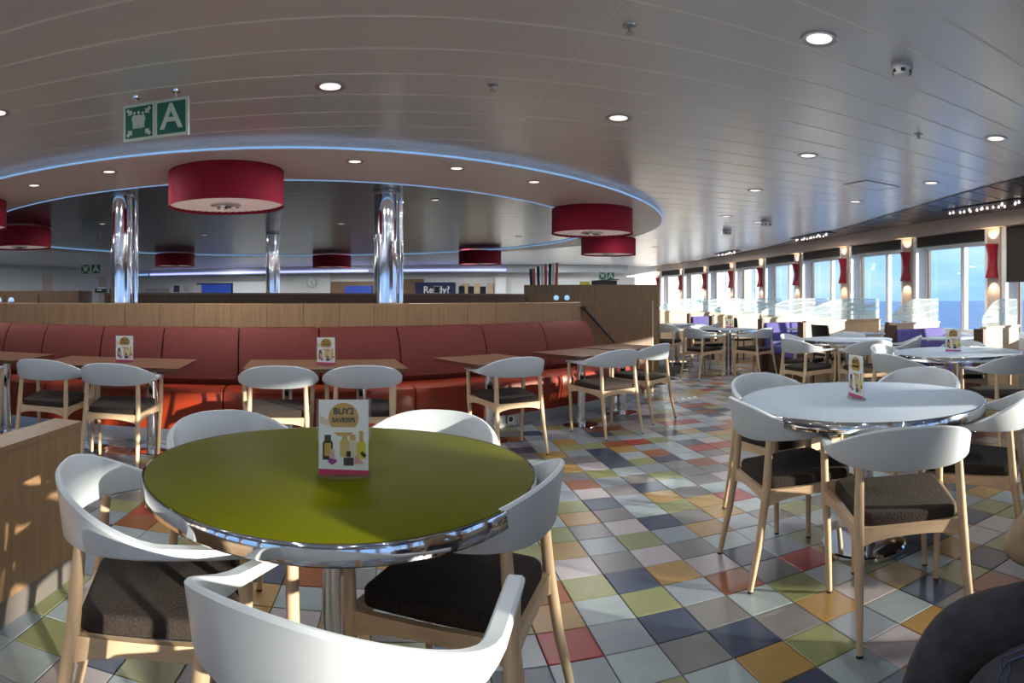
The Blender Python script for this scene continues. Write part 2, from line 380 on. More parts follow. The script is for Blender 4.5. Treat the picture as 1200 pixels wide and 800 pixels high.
# ================================================================== WINDOW WALL (right)
PK = []
for k in range(-6, 9):
    y = 5.88 + 1.93 * k
    PK.append((wall_x(y), y))
SILL, HEAD = .72, 2.03
wall_r = struct(bpy.data.objects.new('wall_right', None)); col.objects.link(wall_r)
lamp_root = None; blind_root = None
ords = ['beside the viewer', 'nearest in view', 'second in view', 'third in view', 'fourth in view', 'fifth in view', 'sixth in view', 'seventh in view', 'eighth in view', 'ninth in view', 'tenth in view']
win_n = 0
for k in range(len(PK) - 1):
    a, b = Vector(PK[k]).to_3d(), Vector(PK[k + 1]).to_3d()
    d = (b - a); Lb = d.length; d.normalize(); nrm = Vector((-d.y, d.x, 0)); rz = atan2(d.y, d.x); mid = (a + b) / 2
    if nrm.x > 0: nrm = -nrm
    out = -nrm
    # sill wall, fascia over the windows, column at the near end
    MB().box(mid + out * .14 + Vector((0, 0, SILL / 2)), (Lb, .28, SILL), rz).build('sill_panel', M_wwhite, wall_r)
    MB().box(mid + out * .10 + Vector((0, 0, (ZC + 2.17) / 2)), (Lb, .36, ZC - 2.17), rz).build('fascia', M_beige, wall_r)
    MB().box(mid + out * .22 + Vector((0, 0, (2.19 + HEAD) / 2)), (Lb, .12, 2.19 - HEAD), rz).build('lintel', M_frame, wall_r)
    c0 = MB().box(b + out * .13 + Vector((0, 0, (SILL + 2.18) / 2)), (.24, .26, 2.18 - SILL), rz)
    c0.build('column', M_beige, wall_r)
    MB().box(b + out * .15 - d * .16 + Vector((0, 0, (SILL + 2.17) / 2)), (.08, .25, 2.17 - SILL), rz).build('reveal_panel', M_frame, wall_r)
    MB().box(b + out * .15 + d * .16 + Vector((0, 0, (SILL + 2.17) / 2)), (.08, .25, 2.17 - SILL), rz).build('reveal_panel', M_frame, wall_r)
    win_n += 1
    wn = struct(bpy.data.objects.new('window_%d' % win_n, None)); col.objects.link(wn)
    y0, y1 = .20, Lb - .20
    fx = .235
    def at(s, z, off=fx): return a + d * s + out * off + Vector((0, 0, z))
    fr = MB()
    for s in (y0 + .03, y1 - .03): fr.box(at(s, (SILL + HEAD) / 2), (.06, .06, HEAD - SILL), rz)
    for z in (SILL + .03, HEAD - .03): fr.box(at((y0 + y1) / 2, z), (y1 - y0, .06, .06), rz)
    fr.build('window_frame', M_frame, wn)
    sm = y0 + (y1 - y0) * .42
    MB().box(at(sm, (SILL + HEAD) / 2), (.07, .07, HEAD - SILL - .12), rz).build('mullion', M_frame, wn)
    MB().box(at(sm + .045, (SILL + HEAD) / 2), (.02, .05, HEAD - SILL - .12), rz).build('gasket', M_gasket, wn)
    MB().box(at(y1 - .07, (SILL + HEAD) / 2), (.02, .05, HEAD - SILL - .12), rz).build('gasket', M_gasket, wn)
    for s0, s1 in ((y0 + .06, sm - .035), (sm + .055, y1 - .08)):
        MB().box(at((s0 + s1) / 2, (SILL + HEAD) / 2), (s1 - s0, .008, HEAD - SILL - .12), rz).build('pane', M_pane, wn)
    # roller blind
    n_seen = k - 5
    if k < 5: n_seen = 0
    zb_ = 1.45 if .05 < a.y < 4.5 else 2.02  # some blinds are set low to keep sun off the banquette end
    bl = thing('roller_blind', ('black roller blind half lowered as an added sun block over a window beside the viewer' if zb_ < 2 else 'black roller blind rolled up over a window behind the viewer' if a.y < 3 else 'black roller blind rolled up at the window top, ' + ords[max(1, n_seen)]), 'blind', mid + out * .05 + Vector((0, 0, zb_)), rz, 'black roller blinds over the sea windows')
    MB().box((0, 0, (2.19 - zb_) / 2), (Lb - .38, .014, 2.19 - zb_)).build('cloth', M_blind, bl)
    MB().box((0, 0, 0), (Lb - .38, .026, .02)).build('bottom_bar', M_dark, bl)
    # wall lamp on the column at the far end of this bay
    if 4 <= k:
        pos = b - out * .015 + Vector((0, 0, 1.50))
        lb = 'curved burgundy wall lamp on the window column, ' + ords[k - 4]
        if lamp_root is None:
            lamp_root = thing('wall_lamp', lb, 'lamp', pos, atan2(nrm.y, nrm.x) - pi / 2, 'burgundy lamps on the window columns')
            sh = MB(); rings = []
            for q in range(9):
                z = .45 * q / 8; wv = .075 + .03 * (abs(q - 4) / 4) ** 2; dp = .055 + .05 * (abs(q - 4) / 4) ** 1.6
                rings.append([(wv * cos(t), .0 + dp * sin(t), z) for t in [pi * s / 8 for s in range(9)]] + [(wv * .9 * cos(t), dp * .86 * sin(t), z) for t in [pi * s / 8 for s in range(8, -1, -1)]])
            sh.sweep(rings); sh.build('lamp_shade', M_red, lamp_root, smooth=True)
            MB().box((0, .01, .225), (.05, .05, .12)).build('bracket', M_red, lamp_root)
            MB().lathe([(.01, .05), (.018, .07), (.018, .16), (.01, .18)], 12, (0, .022, .11)).build('bulb', M_lampglow, lamp_root, smooth=True)
        else: dup(lamp_root, lb, pos, atan2(nrm.y, nrm.x) - pi / 2)
        for zz, rot in ((1.46, 0), (1.99, pi)):
            ld = bpy.data.lights.new('wall_lamp_light', 'SPOT'); ld.energy = 6; ld.color = (1, .72, .45); ld.spot_size = radians(110); ld.shadow_soft_size = .02
            lo_ = bpy.data.objects.new('wall_lamp_light', ld); col.objects.link(lo_); lo_.location = b - out * .06 + Vector((0, 0, zz)); lo_.rotation_euler = (rot, 0, 0)
sea = struct(put('sea_surface', MB().prism([(7, -3000), (3000, -3000), (3000, 3000), (7, 3000)], -18.2, -18).mesh('sea_surface', M_sea)))

# other walls: left with windows, far, behind
wl = struct(put('wall_left', MB().box((-15.6, 7, 1.25), (.2, 34, 2.5)).mesh('wall_left', M_wgrey)))
wf = struct(put('wall_far', MB().box((-4, 22.2, 1.25), (26, .2, 2.5)).mesh('wall_far', M_wwhite)))
wb = struct(bpy.data.objects.new('wall_back', None)); col.objects.link(wb)
MB().box((-4.5, -7.1, .36), (22, .2, .72)).build('sill_panel', M_wwhite, wb); MB().box((-4.5, -7.1, 2.24), (22, .2, .42)).build('fascia', M_beige, wb)
for k in range(12): MB().box((-15.4 + k * 1.9, -7.1, 1.37), (.3, .2, 1.32)).build('column', M_beige, wb)
for k in range(9): MB().box((-15.6, -6.5 + k * 3.3, 1.4), (.24, .5, 1.4)).build('column', M_beige, wl)
# ================================================================== CHAIRS
def make_chair():
    root = thing('dining_chair', '', 'chair')
    # curved white back-and-arm band
    rings = []
    N = 40
    for q in range(N + 1):
        s = -1 + 2 * q / N                                # -1 left arm tip .. 1 right arm tip
        ph = s * 1.42 * pi / 2 * 1.0
        sg = 1 if s >= 0 else -1; a = min(abs(ph), pi / 2)
        x = sg * .268 * sin(a) ** .82; y = -.262 * max(0, cos(a)) ** .82; ext = 0
        if abs(ph) > pi / 2:
            ext = (abs(ph) - pi / 2) / (1.42 * pi / 2 - pi / 2); y = .235 * ext; x = sg * (.268 - .012 * ext)
        dome = max(0, cos(a)) ** 1.15
        zt = .668 + .112 * dome; zb = .618 + .022 * (1 - dome) + .004 * ext
        if ext: zt = .668 - .006 * ext; zb = .640 + .002 * ext
        th = .017 + .022 * (1 - dome) ** 2
        # outward direction in plan
        nx, ny = (x, y) if ext == 0 else (sg, 0); l = hypot(nx, ny) or 1; nx /= l; ny /= l
        lean = .022 * dome
        h_ = th / 2; c = min(.006, (zt - zb) * .3)
        sec = [(-h_, zb + c), (-h_ + c, zb), (h_ - c, zb), (h_, zb + c), (h_ + lean, zt - c), (h_ + lean - c, zt), (-h_ + lean + c, zt), (-h_ + lean, zt - c)]
        rings.append([(x + nx * d, y + ny * d, z) for d, z in sec])
    MB().sweep(rings).build('back_band', M_white, root, smooth=True)
    # seat pad
    poly = [(-.185, -.205), (.185, -.205), (.222, .195), (-.222, .195)]
    me = MB().prism(poly, 0, .045).mesh('seat_pad', M_seat)
    b = bmesh.new(); b.from_mesh(me)
    ve = [e for e in b.edges if abs(e.verts[0].co.z - e.verts[1].co.z) > .02]
    bmesh.ops.bevel(b, geom=ve, offset=.045, segments=4, profile=.5, affect='EDGES')
    te = [e for e in b.edges if all(v.co.z > .04 for v in e.verts)]
    bmesh.ops.bevel(b, geom=te, offset=.016, segments=3, profile=.5, affect='EDGES')
    for v in b.verts: v.co.z += .414 + .045 * (v.co.y + .2)
    b.to_mesh(me); b.free(); me.polygons.foreach_set('use_smooth', [True] * len(me.polygons)); me.set_sharp_from_angle(angle=radians(60))
    put('seat_pad', me, root)
    # legs
    for sx_ in (-1, 1):
        fl = MB().tube([(sx_ * .236, .192, .008), (sx_ * .243, .196, .25), (sx_ * .252, .20, .42), (sx_ * .258, .203, .645)], [.012, .0155, .0175, .015], 10).build('leg', M_ash, root, smooth=True)
        MB().lathe([(.011, 0), (.0125, .001), (.0125, .009)], 10, (sx_ * .236, .192, 0)).build('foot_cap', M_rubber, fl)
        rl = MB().tube([(sx_ * .212, -.292, .008), (sx_ * .203, -.245, .22), (sx_ * .197, -.213, .42), (sx_ * .190, -.196, .635)], [.012, .0165, .019, .0155], 10).build('leg', M_ash, root, smooth=True)
        MB().lathe([(.011, 0), (.0125, .001), (.0125, .009)], 10, (sx_ * .212, -.292, 0)).build('foot_cap', M_rubber, rl)
    # rails, deeper at their ends
    def rail(p, q, z0, z1):
        p, q = Vector(p), Vector(q); d = (q - p).normalized(); n = Vector((-d.y, d.x, 0)) * .011; R = []
        for k in range(9):
            t = k / 8; c = p.lerp(q, t); zt = z0 + (z1 - z0) * t; dep = .038 + .030 * abs(2 * t - 1) ** 3
            R.append([c - n + Vector((0, 0, zt - dep)), c + n + Vector((0, 0, zt - dep)), c + n + Vector((0, 0, zt)), c - n + Vector((0, 0, zt))])
        return MB().sweep(R)
    for sx_ in (-1, 1): rail((sx_ * .196, -.21, 0), (sx_ * .250, .20, 0), .416, .434).build('side_rail', M_ashrail, root)
    rail((-.25, .20, 0), (.25, .20, 0), .432, .432).build('front_rail', M_ashrail, root)
    rail((-.196, -.212, 0), (.196, -.212, 0), .414, .414).build('back_rail', M_ashrail, root)
    return root
def face(dx, dy): return atan2(-dx, dy)
CH0 = make_chair(); CH_used = [False]
def chair(x, y, rz, label, group):
    if not CH_used[0]:
        CH_used[0] = True; CH0.location = (x, y, 0); CH0.rotation_euler = (0, 0, rz); CH0['label'] = label; CH0['group'] = group; return CH0
    return dup(CH0, label, (x, y, 0), rz, group)
# ================================================================== ROUND TABLES
def make_round(R, topmat, label, loc):
    t = thing('round_table', label, 'table', loc, 0, 'round pedestal tables')
    z = .735
    MB().lathe([(0.0001, z - .022), (R - .009, z - .022), (R - .009, z - .001), (R - .011, z), (0.0001, z)], 72, caps=False).build('tabletop', topmat, t, smooth=True)
    MB().lathe([(R - .008, z - .002), (R - .003, z), (R, z - .004), (R, z - .046), (R - .004, z - .05), (R - .014, z - .05), (R - .014, z - .024), (R - .008, z - .023), (R - .008, z - .002)], 72, caps=False).build('rim', M_rim, t, smooth=True)
    MB().lathe([(R - .05, z - .04), (R - .05, z - .023), (.02, z - .023), (.02, z - .04)], 48).build('underside', M_dark, t)
    MB().lathe([(.049, .03), (.049, z - .04)], 32).build('pedestal', M_chrome_b, t, smooth=True)
    MB().lathe([(.058, .022), (.058, .06), (.05, .066)], 32).build('collar', M_chrome, t, smooth=True)
    MB().lathe([(.205, 0), (.212, .003), (.212, .018), (.204, .026), (.05, .03)], 48).build('base', M_chrome, t, smooth=True)
    return t
GT = (-.505, 1.755); GR = (1.66, 2.60); TH = (3.80, 4.33); TI = (3.90, 6.48); TJ = (3.42, 9.37); TK = (3.12, 11.4)
make_round(.575, M_green, 'large round olive green table with chrome rim, nearest to the viewer', (GT[0], GT[1], 0))
make_round(.61, M_pale, 'large round pale grey table with chrome rim, right of the green table', (GR[0], GR[1], 0))
make_round(.60, M_pale, 'round pale table with chrome rim by the right edge, in front of the purple sofa', (TH[0], TH[1], 0))
make_round(.56, M_pale, 'round pale table beside the left end of the purple sofa, third back on the right', (TI[0], TI[1], 0))
make_round(.47, M_pale, 'small far round table in the aisle, beyond the other tables', (TJ[0], TJ[1], 0))
make_round(.46, M_pale, 'farthest round table, beside the wooden cabinet edge', (TK[0], TK[1], 0))
G1, G2_, G3, G4, G5, G6 = 'chairs round the green table', 'chairs round the pale grey table', 'chairs round the table by the right edge', 'chairs round the third table on the right', 'chairs round the far small tables', 'chairs facing the red banquette'
W = 'white-backed wooden chair '
chair(-.89, 1.42, face(.88, .47), W + 'at the left of the green table, beside the low oak partition', G1)
chair(-.29, 1.10, face(.20, .98), W + 'in front of the green table, nearest the viewer, back towards us', G1)
chair(-.15, 1.73, face(-.96, .28), W + 'at the right side of the green table', G1)
chair(-.93, 2.05, face(.80, -.6), W + 'behind the green table on its left, mostly hidden', G1)
chair(-.34, 2.22, face(-.2, -.98), W + 'behind the green table on its right, only the back rim showing', G1)
chair(1.27, 2.60, face(.998, -.03), W + 'at the left side of the pale grey table', G2_)
chair(1.43, 2.00, face(.34, .94), W + 'in front of the pale grey table with a sunlit seat', G2_)
chair(2.07, 2.24, face(-.62, .78), W + 'at the right of the pale grey table, cut by the photo edge', G2_)
chair(1.51, 3.20, face(.30, -.95), W + 'behind the pale grey table on its left, partly hidden', G2_)
chair(2.30, 3.04, face(-.82, -.57), W + 'behind the pale grey table on its right', G2_)
def around(c, lst, grp):
    for ph, d, lb in lst:
        p = radians(ph); chair(c[0] + d * cos(p), c[1] + d * sin(p), face(-cos(p), -sin(p)), W + lb, grp)
around(TH, [(188, .66, 'at the left front of the table by the right edge'), (262, .66, 'at the right front of the table by the right edge'),
            (121, .56, 'at the back left of the table by the right edge'), (44, .60, 'behind the table by the right edge, before the purple sofa')], G3)
around(TI, [(195, .66, 'at the left front of the third table on the right'), (258, .66, 'at the right front of the third table on the right, sunlit back'),
            (130, .57, 'at the back left of the third table on the right'), (58, .56, 'at the back of the third table on the right'), (-37, .62, 'at the right of the third table, before the purple sofa')], G4)
around(TJ, [(205, .55, 'at the left front of the far small table'), (-60, .52, 'at the right front of the far small table'), (108, .52, 'at the back left of the far small table')], G5)
around(TK, [(235, .55, 'at the left of the farthest table, just past the cabinet'), (-30, .54, 'at the right of the farthest table')], G5)
chair(-.04, 5.03, radians(27), W + 'at the square table in the middle of the banquette', G6)
chair(.85, 5.64, radians(30), W + 'at the second square table from the banquette end', G6)
chair(1.31, 6.22, radians(44), W + 'at the last square table, beside the banquette end panel', G6)
chair(-1.64, 4.13, radians(21), W + 'at the left of the middle long table, seen from behind', G6)
chair(-1.07, 4.33, radians(17), W + 'at the right of the middle long table, seen from behind', G6)
chair(-2.71, 3.70, radians(18), W + 'at the right of the left long table', G6)
chair(-3.28, 3.60, radians(16), W + 'at the left of the left long table, above the low oak partition', G6)
chair(-4.02, 3.27, radians(15), W + 'at the leftmost long table, cut by the photo edge', G6)
# ================================================================== BANQUETTE
BC, BR = Vector((-6.1, 14.16)), 10.28
def bpnt(R, a, z): return (BC.x + R * cos(a), BC.y + R * sin(a), z)
def ang_at(px, R):
    th = (px - 600) / FPX; d = Vector((sin(th), cos(th))); b_ = d.dot(BC); c_ = BC.length_squared - R * R
    t = b_ - sqrt(b_ * b_ - c_); p = d * t - BC; return atan2(p.y, p.x)
bq = thing('banquette', 'long curved banquette with patterned red back, orange leather seat and oak top band', 'banquette')
def arc_part(name, prof, a0, a1, m, n=10, soft_end=0., label=None):
    rings = []
    cR = sum(p[0] for p in prof) / len(prof); cz = sum(p[1] for p in prof) / len(prof)
    ts = [0] + [.02, .05] + [k / n for k in range(1, n)] + [.95, .98] + [1]
    for t in ts:
        e_ = min(t, 1 - t); s = 1 - soft_end * max(0, 1 - e_ / .05) ** 2
        a = a0 + (a1 - a0) * t
        rings.append([bpnt(cR + (R - cR) * s, a, cz + (z - cz) * (1 - (1 - s) * .25)) for R, z in prof])
    return MB().sweep(rings).build(name, m, bq, smooth=True, label=label)
seams = [ang_at(x, 9.75) for x in (0, 0.1)]
bs = [radians(-97), radians(-90.5), radians(-86)] + [ang_at(x, 9.72) for x in (10, 54, 121, 192, 280, 374, 466, 565, 635, 690)]
bprof = [(9.80, .44), (9.845, .50), (9.835, .62), (9.80, .76), (9.745, .88), (9.69, .945), (9.64, .963), (9.60, .95), (9.60, .44)]
for k in range(len(bs) - 1): arc_part('back_cushion', bprof, bs[k] + .0006, bs[k + 1] - .0006, M_back, soft_end=.14)
ss = [radians(-97), radians(-90)] + [ang_at(x, 10.25) for x in (55, 262, 485, 655, 757)]
sprof = [(10.265, .125), (10.30, .30), (10.315, .40), (10.295, .445), (10.22, .465), (10.0, .458), (9.74, .44), (9.74, .125)]
for k in range(len(ss) - 1): arc_part('seat_cushion', sprof, ss[k] + .0006, ss[k + 1] - .0006, M_orange, soft_end=.05)
arc_part('plinth', [(10.18, 0), (10.18, .123), (9.9, .123), (9.9, 0)], radians(-97), ang_at(752, 10.18), M_steel, n=30)
ea = ang_at(681, 9.62); sa0 = radians(-97); npan = 26
for k in range(npan):
    a0 = sa0 + (ea - sa0) * k / npan; a1 = sa0 + (ea - sa0) * (k + 1) / npan
    rings = [[bpnt(R, a0 + .0002 + (a1 - a0 - .0004) * t, z) for R, z in ((9.62, .945), (9.62, 1.175), (9.60, 1.182), (9.57, 1.182), (9.57, .945))] for t in (0, .5, 1)]
    MB().sweep(rings).build('oak_panel', M_wood, bq)
arc_part('ledge', [(9.57, 1.15), (9.57, 1.18), (9.30, 1.18), (9.30, 1.15)], sa0, ea, M_wood, n=30)
arc_part('back_frame', [(9.60, .02), (9.60, .94), (9.34, 1.145), (9.34, .02)], sa0, ea, M_wood_d, n=30)
p0 = Vector(bpnt(9.60, ea, 0)); p1 = Vector((1.80, 7.86, 0)); dd = p1 - p0; rz = atan2(dd.y, dd.x)
ep = MB().box((p0 + p1) / 2 + Vector((0, 0, .604)), (dd.length, .045, 1.208), rz).build('end_panel', M_wood_d, bq)
MB().box(p1 + dd.normalized() * .008 + Vector((0, 0, .604)), (.016, .05, 1.208), rz).build('edge_strip', M_wood_l, ep)
hb = thing('grab_bar', 'slanted black metal bar leaning on the banquette end panel', 'bar', (0, 0, 0))
n2 = Vector((dd.y, -dd.x, 0)).normalized()
q0 = p0 + n2 * .07 + dd * .02 + Vector((0, 0, 1.115)); q1 = p0 + n2 * .10 + dd * .42 + Vector((0, 0, .68))
MB().tube([q0, q1], .016, 10).build('bar', M_dark, hb, smooth=True)
MB().tube([q0 - n2 * .055, q0 + n2 * .02], .022, 12).build('mount', M_black, hb, smooth=True)
MB().tube([q0.lerp(q1, .28) - n2 * .03, q0.lerp(q1, .28) + n2 * .03], .012, 8).build('clip', M_black, hb, smooth=True)
# wall socket on the plinth
a_ = ang_at(598, 10.19); so = thing('wall_socket', 'white round-holed wall socket on the steel banquette plinth', 'socket', bpnt(10.188, a_, .062), a_ + pi / 2)
MB().box((0, -.004, 0), (.078, .014, .078)).build('plate', M_wwhite, so); MB().tube([(0, -.008, 0), (0, -.014, 0)], .024, 16).build('hole', M_dark, so)
# square and long tables along the banquette
def wood_table(x, y, rz, wx, wy, label, two=False, z=.712):
    t = thing('wood_table', label, 'table', (x, y, 0), rz, 'walnut tables along the banquette')
    me = MB().box((0, 0, z - .016), (wx, wy, .032)).mesh('tabletop', M_walnut)
    b = bmesh.new(); b.from_mesh(me)
    for v in b.verts:
        if v.co.z < z - .02: v.co.x *= 1 - .05 / wx; v.co.y *= 1 - .05 / wy
    b.to_mesh(me); b.free(); put('tabletop', me, t)
    for px in ((-wx * .24, wx * .24) if two else (0,)):
        MB().lathe([(.046, .02), (.046, z - .04)], 24, (px, 0, 0)).build('pedestal', M_chrome, t, smooth=True)
        MB().lathe([(.17, 0), (.176, .003), (.176, .014), (.17, .02), (.05, .024)], 40, (px, 0, 0)).build('base', M_chrome, t, smooth=True)
        MB().box((px, 0, z - .037), (.24, .24, .01)).build('mounting_plate', M_dark, t)
    return t
wood_table(-.20, 5.30, radians(38.5), .70, .70, 'square walnut table alone in the middle of the banquette')
wood_table(.66, 5.93, radians(41), .68, .68, 'square walnut table, second from the banquette end panel')
wood_table(1.16, 6.50, radians(44), .66, .66, 'square walnut table nearest the banquette end panel')
wood_table(-1.46, 4.66, radians(19), 1.22, .70, 'long walnut table with a card, straight behind the green table', True)
wood_table(-3.00, 4.08, radians(18), 1.15, .72, 'long walnut table with a card, left of the middle one', True)
wood_table(-4.35, 3.78, radians(12), 1.15, .70, 'long walnut table at the left photo edge', True)
# ================================================================== PILLARS
for (x, y, r, lb) in ((-1.312, 6.33, .124, 'chrome pillar right of the middle of the banquette'), (-3.89, 5.33, .115, 'chrome pillar behind the left part of the banquette'), (-4.016, 9.876, .122, 'farther chrome pillar in the middle of the round ceiling')):
    t = thing('chrome_pillar', lb, 'pillar', (x, y, 0), 0, 'chrome pillars')
    MB().lathe([(r, 0), (r, ZI - .002)], 40).build('shaft', M_chrome, t, smooth=True)
    MB().lathe([(r + .012, ZI - .03), (r + .012, ZI - .002)], 40).build('top_collar', M_steel, t, smooth=True)
    if y < 9:
        th = atan2(x, y); sd = Vector((cos(th), -sin(th), 0)) * (r + .035) + Vector((sin(th), cos(th), 0)) * .05
        MB().lathe([(.028, 0), (.028, ZI - .002)], 16, sd).build('side_tube', M_chrome, t, smooth=True)
# ================================================================== CABINETS AND COUNTER BEHIND
def knob(parent, p, n_):
    p = Vector(p); n_ = Vector(n_); ax = Vector((-n_.y, n_.x, 0))
    k = MB().slab([(.045 * cos(pi / 4 * q), .045 * sin(pi / 4 * q)) for q in range(8)], p, ax, (0, 0, 1), n_, .012).build('handle', M_chrome, parent)
def cabinet(a, b, depth, z, label, d0, d1, dz, name='oak_cabinet', mt=None, zk=None):
    a, b = Vector(a).to_3d(), Vector(b).to_3d(); d = (b - a); Lx = d.length; d.normalize(); n_ = Vector((d.y, -d.x, 0)); rz = atan2(d.y, d.x); mt = mt or M_wood
    t = thing(name, label, 'cabinet'); mid = (a + b) / 2 - n_ * depth / 2
    MB().box(mid + Vector((0, 0, z / 2)), (Lx, depth, z), rz).build('body', mt, t)
    for q in range(2):
        s0 = d0 + (d1 - d0) * q / 2; s1 = d0 + (d1 - d0) * (q + 1) / 2
        c = a + d * ((s0 + s1) / 2) + n_ * .008
        dr = MB().box(c + Vector((0, 0, (dz + .1) / 2 + .0)), (s1 - s0 - .012, .018, dz - .1), rz).build('door', mt, t)
        s = s1 - .09 if q == 0 else s0 + .09
        knob(dr, a + d * s + n_ * .018 + Vector((0, 0, zk)), n_)
    return t
cabinet((.20, 10.32), (2.40, 9.88), .7, 1.452, 'tall oak cabinet right of the banquette with two diamond handles', .17, 1.10, 1.30, zk=1.236, mt=M_wood)
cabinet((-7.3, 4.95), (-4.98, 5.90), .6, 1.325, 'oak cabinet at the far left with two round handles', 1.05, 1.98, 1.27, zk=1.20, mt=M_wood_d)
ct = thing('counter_partition', 'dark wooden counter running behind the banquette', 'counter'); a, b = Vector((-5.1, 6.6, 0)), Vector((.15, 10.25, 0)); dv = b - a
MB().box((a + b) / 2 + Vector((0, 0, .64)), (dv.length, .25, 1.28), atan2(dv.y, dv.x)).build('body', M_darkwood, ct); MB().box((a + b) / 2 + Vector((0, 0, 1.29)), (dv.length + .02, .29, .025), atan2(dv.y, dv.x)).build('worktop', M_wood_d, ct)
def on_counter(px):                # point on the counter's top along a view direction
    th = (px - 600) / FPX; d = Vector((sin(th), cos(th))); A = Vector((a.x, a.y)); D = Vector((dv.x, dv.y))
    s = (d.x * A.y - d.y * A.x) / (d.y * D.x - d.x * D.y); return A + D * s
def stand(px, wd, ht, front, name, label, cat, grp, frame=M_wwhite):
    p = on_counter(px); th = atan2(p.x, p.y)
    t = thing(name, label, cat, (p.x, p.y, 1.3025), -th, grp)
    MB().box((0, 0, ht / 2), (wd, .016, ht)).build('frame', frame, t); MB().box((0, -.010, ht / 2), (wd * .8, .006, ht * .84)).build('sheet', front, t)
    MB().box((0, .02, .004), (wd * .8, .08, .008)).build('foot', frame, t)
gs = 'small framed stands on the dark counter'
for px, lb in ((207, 'white framed stand on the counter, left of its twin'), (218, 'white framed stand on the counter, right of its twin')): stand(px, .10, .11, M_navy if px < 212 else M_wgrey, 'framed_stand', lb, 'stand', gs)
stand(231, .12, .11, M_paper, 'white_card_box', 'plain white card standing on the counter before the left screen', 'card', gs)
for px, lb in ((541, 'left one of three dark menu boards on the counter'), (552, 'middle one of three dark menu boards on the counter'), (566, 'right one of three dark menu boards on the counter'), (512, 'dark menu board with pale frame in front of the blue sign')):
    stand(px, .095, .115, M_dark, 'menu_board', lb, 'stand', 'dark menu boards on the counter', M_wgrey if px == 512 else M_navy)
for px, lb in ((107, 'black appliance on the counter, left of the left pillar'), (124, 'smaller black appliance with a white light on the counter')):
    p = on_counter(px + 12); t = thing('coffee_machine', lb, 'appliance', (p.x, p.y, 1.3025), .5, 'black appliances on the counter')
    MB().box((0, 0, .03), (.16, .12, .06)).build('body', M_black, t); MB().box((-.02, -.064, .035), (.06, .01, .02)).build('panel', M_wgrey, t); MB().box((0, 0, .065), (.12, .1, .01)).build('lid', M_steel, t)
# striped boards standing on the tall cabinet
cb0 = Vector((.20, 10.32, 0)); cbd = (Vector((2.40, 9.88, 0)) - cb0).normalized(); cbn = Vector((-cbd.y, cbd.x, 0))
for q, (m_, s, hh, lb) in enumerate(((M_navy, .10, .27, 'navy leftmost'), (M_coral, .15, .28, 'coral second'), (M_navy, .225, .31, 'wide navy third'), (M_paper, .29, .31, 'white fourth'), (M_coral, .35, .35, 'coral fifth'), (M_navy, .42, .355, 'wide navy sixth'), (M_paper, .475, .37, 'white seventh'), (M_coral, .535, .37, 'coral rightmost'))):
    o = MB().box((0, 0, hh / 2), (.046, .03, hh), 0, (q - 3.5) * .012).build('upright_board', m_); o.location = cb0 + cbd * s + cbn * .12 + Vector((0, 0, 1.4535)); o.rotation_euler = (0, 0, atan2(cbd.y, cbd.x))
    tag(o, lb + ' of the striped boards standing on the tall oak cabinet', 'board', 'striped boards on the tall cabinet')
bx_ = thing('black_monitor', 'flat black box on top of the tall oak cabinet', 'box', cb0 + cbd * 1.33 + cbn * .2 + Vector((0, 0, 1.4535)), atan2(cbd.y, cbd.x))
MB().box((0, 0, .035), (.42, .2, .07)).build('body', M_dark, bx_); MB().box((.02, 0, .076), (.46, .22, .012), 0, -.06).build('lid', M_black, bx_)
yb = tag(MB().prism([(-.08, -.05), (.08, -.05), (.06, .05), (-.08, .05)], 0, .055).build('yellow_box', M_lime), 'small yellow box beside the flat black one on the cabinet', 'box'); yb.location = cb0 + cbd * 1.0 + cbn * .2 + Vector((0, 0, 1.4535))
# ================================================================== FAR WALL FITTINGS
YW = 22.08
def fw(px, py):
    th = (px - 600) / FPX; X = YW * math.tan(th); return X, EYE + (HORIZ - py) / FPX * hypot(X, YW)
def panel(x0, x1, y0, y1, m, name, label, cat, t=.05, frame=None):
    X0, z1 = fw(x0, y0); X1, _ = fw(x1, y0); xm, z0 = fw((x0 + x1) / 2, y1); z0 = max(z0, .02)
    o = thing(name, label, cat, ((X0 + X1) / 2, YW, z0))
    if frame: MB().box((0, -.02, (z1 - z0) / 2), (X1 - X0, .04, z1 - z0)).build('frame', frame, o)
    MB().box((0, -t / 2 - .01, (z1 - z0) / 2), ((X1 - X0) * (.93 if frame else 1), t, (z1 - z0) * (.9 if frame else 1))).build('face', m, o)
    return o
panel(231, 273, 332, 356, M_blue, 'wall_screen', 'wide blue lit screen on the far wall', 'screen', .06, M_black)
panel(170, 200, 337, 365, M_wgrey, 'flat_door', 'grey flush door in the far wall', 'door', .04, M_wwhite)
panel(357, 367, 339.5, 347, M_wgrey, 'notice_board', 'small grey notice below the wall clock', 'notice', .03)
panel(389, 442, 330, 380, M_wood, 'oak_wall_panel', 'oak panelling right of the white clock wall', 'panel', .08)
panel(405, 438, 334.5, 347, M_blue, 'menu_screen', 'dark blue menu screen on the oak panelling', 'screen', .2, M_black)
panel(468, 497, 327, 380, M_wood, 'oak_wall_panel', 'oak panelling right of the front chrome pillar', 'panel', .08)
sg = panel(488, 534, 331, 348, M_navy, 'blue_sign', 'dark blue sign with white letters over the counter', 'sign', .25)
tm = textmesh('Ready?', .34, .006); tm.materials.append(M_paper); tt = put('lettering', tm, sg); tt.location = (.05, -.27, .25); tt.rotation_euler = (pi / 2, 0, 0)
panel(345, 388, 321, 380, M_wwhite, 'white_wall_panel', 'white wall panel that carries the clock', 'panel', .1)
for x0, lb in ((543, 'left'), (556, 'middle'), (571, 'right')): panel(x0, x0 + 7, 332, 380, M_wood_l, 'oak_post', lb + ' one of three pale wooden posts at the far right counter', 'post', .12)
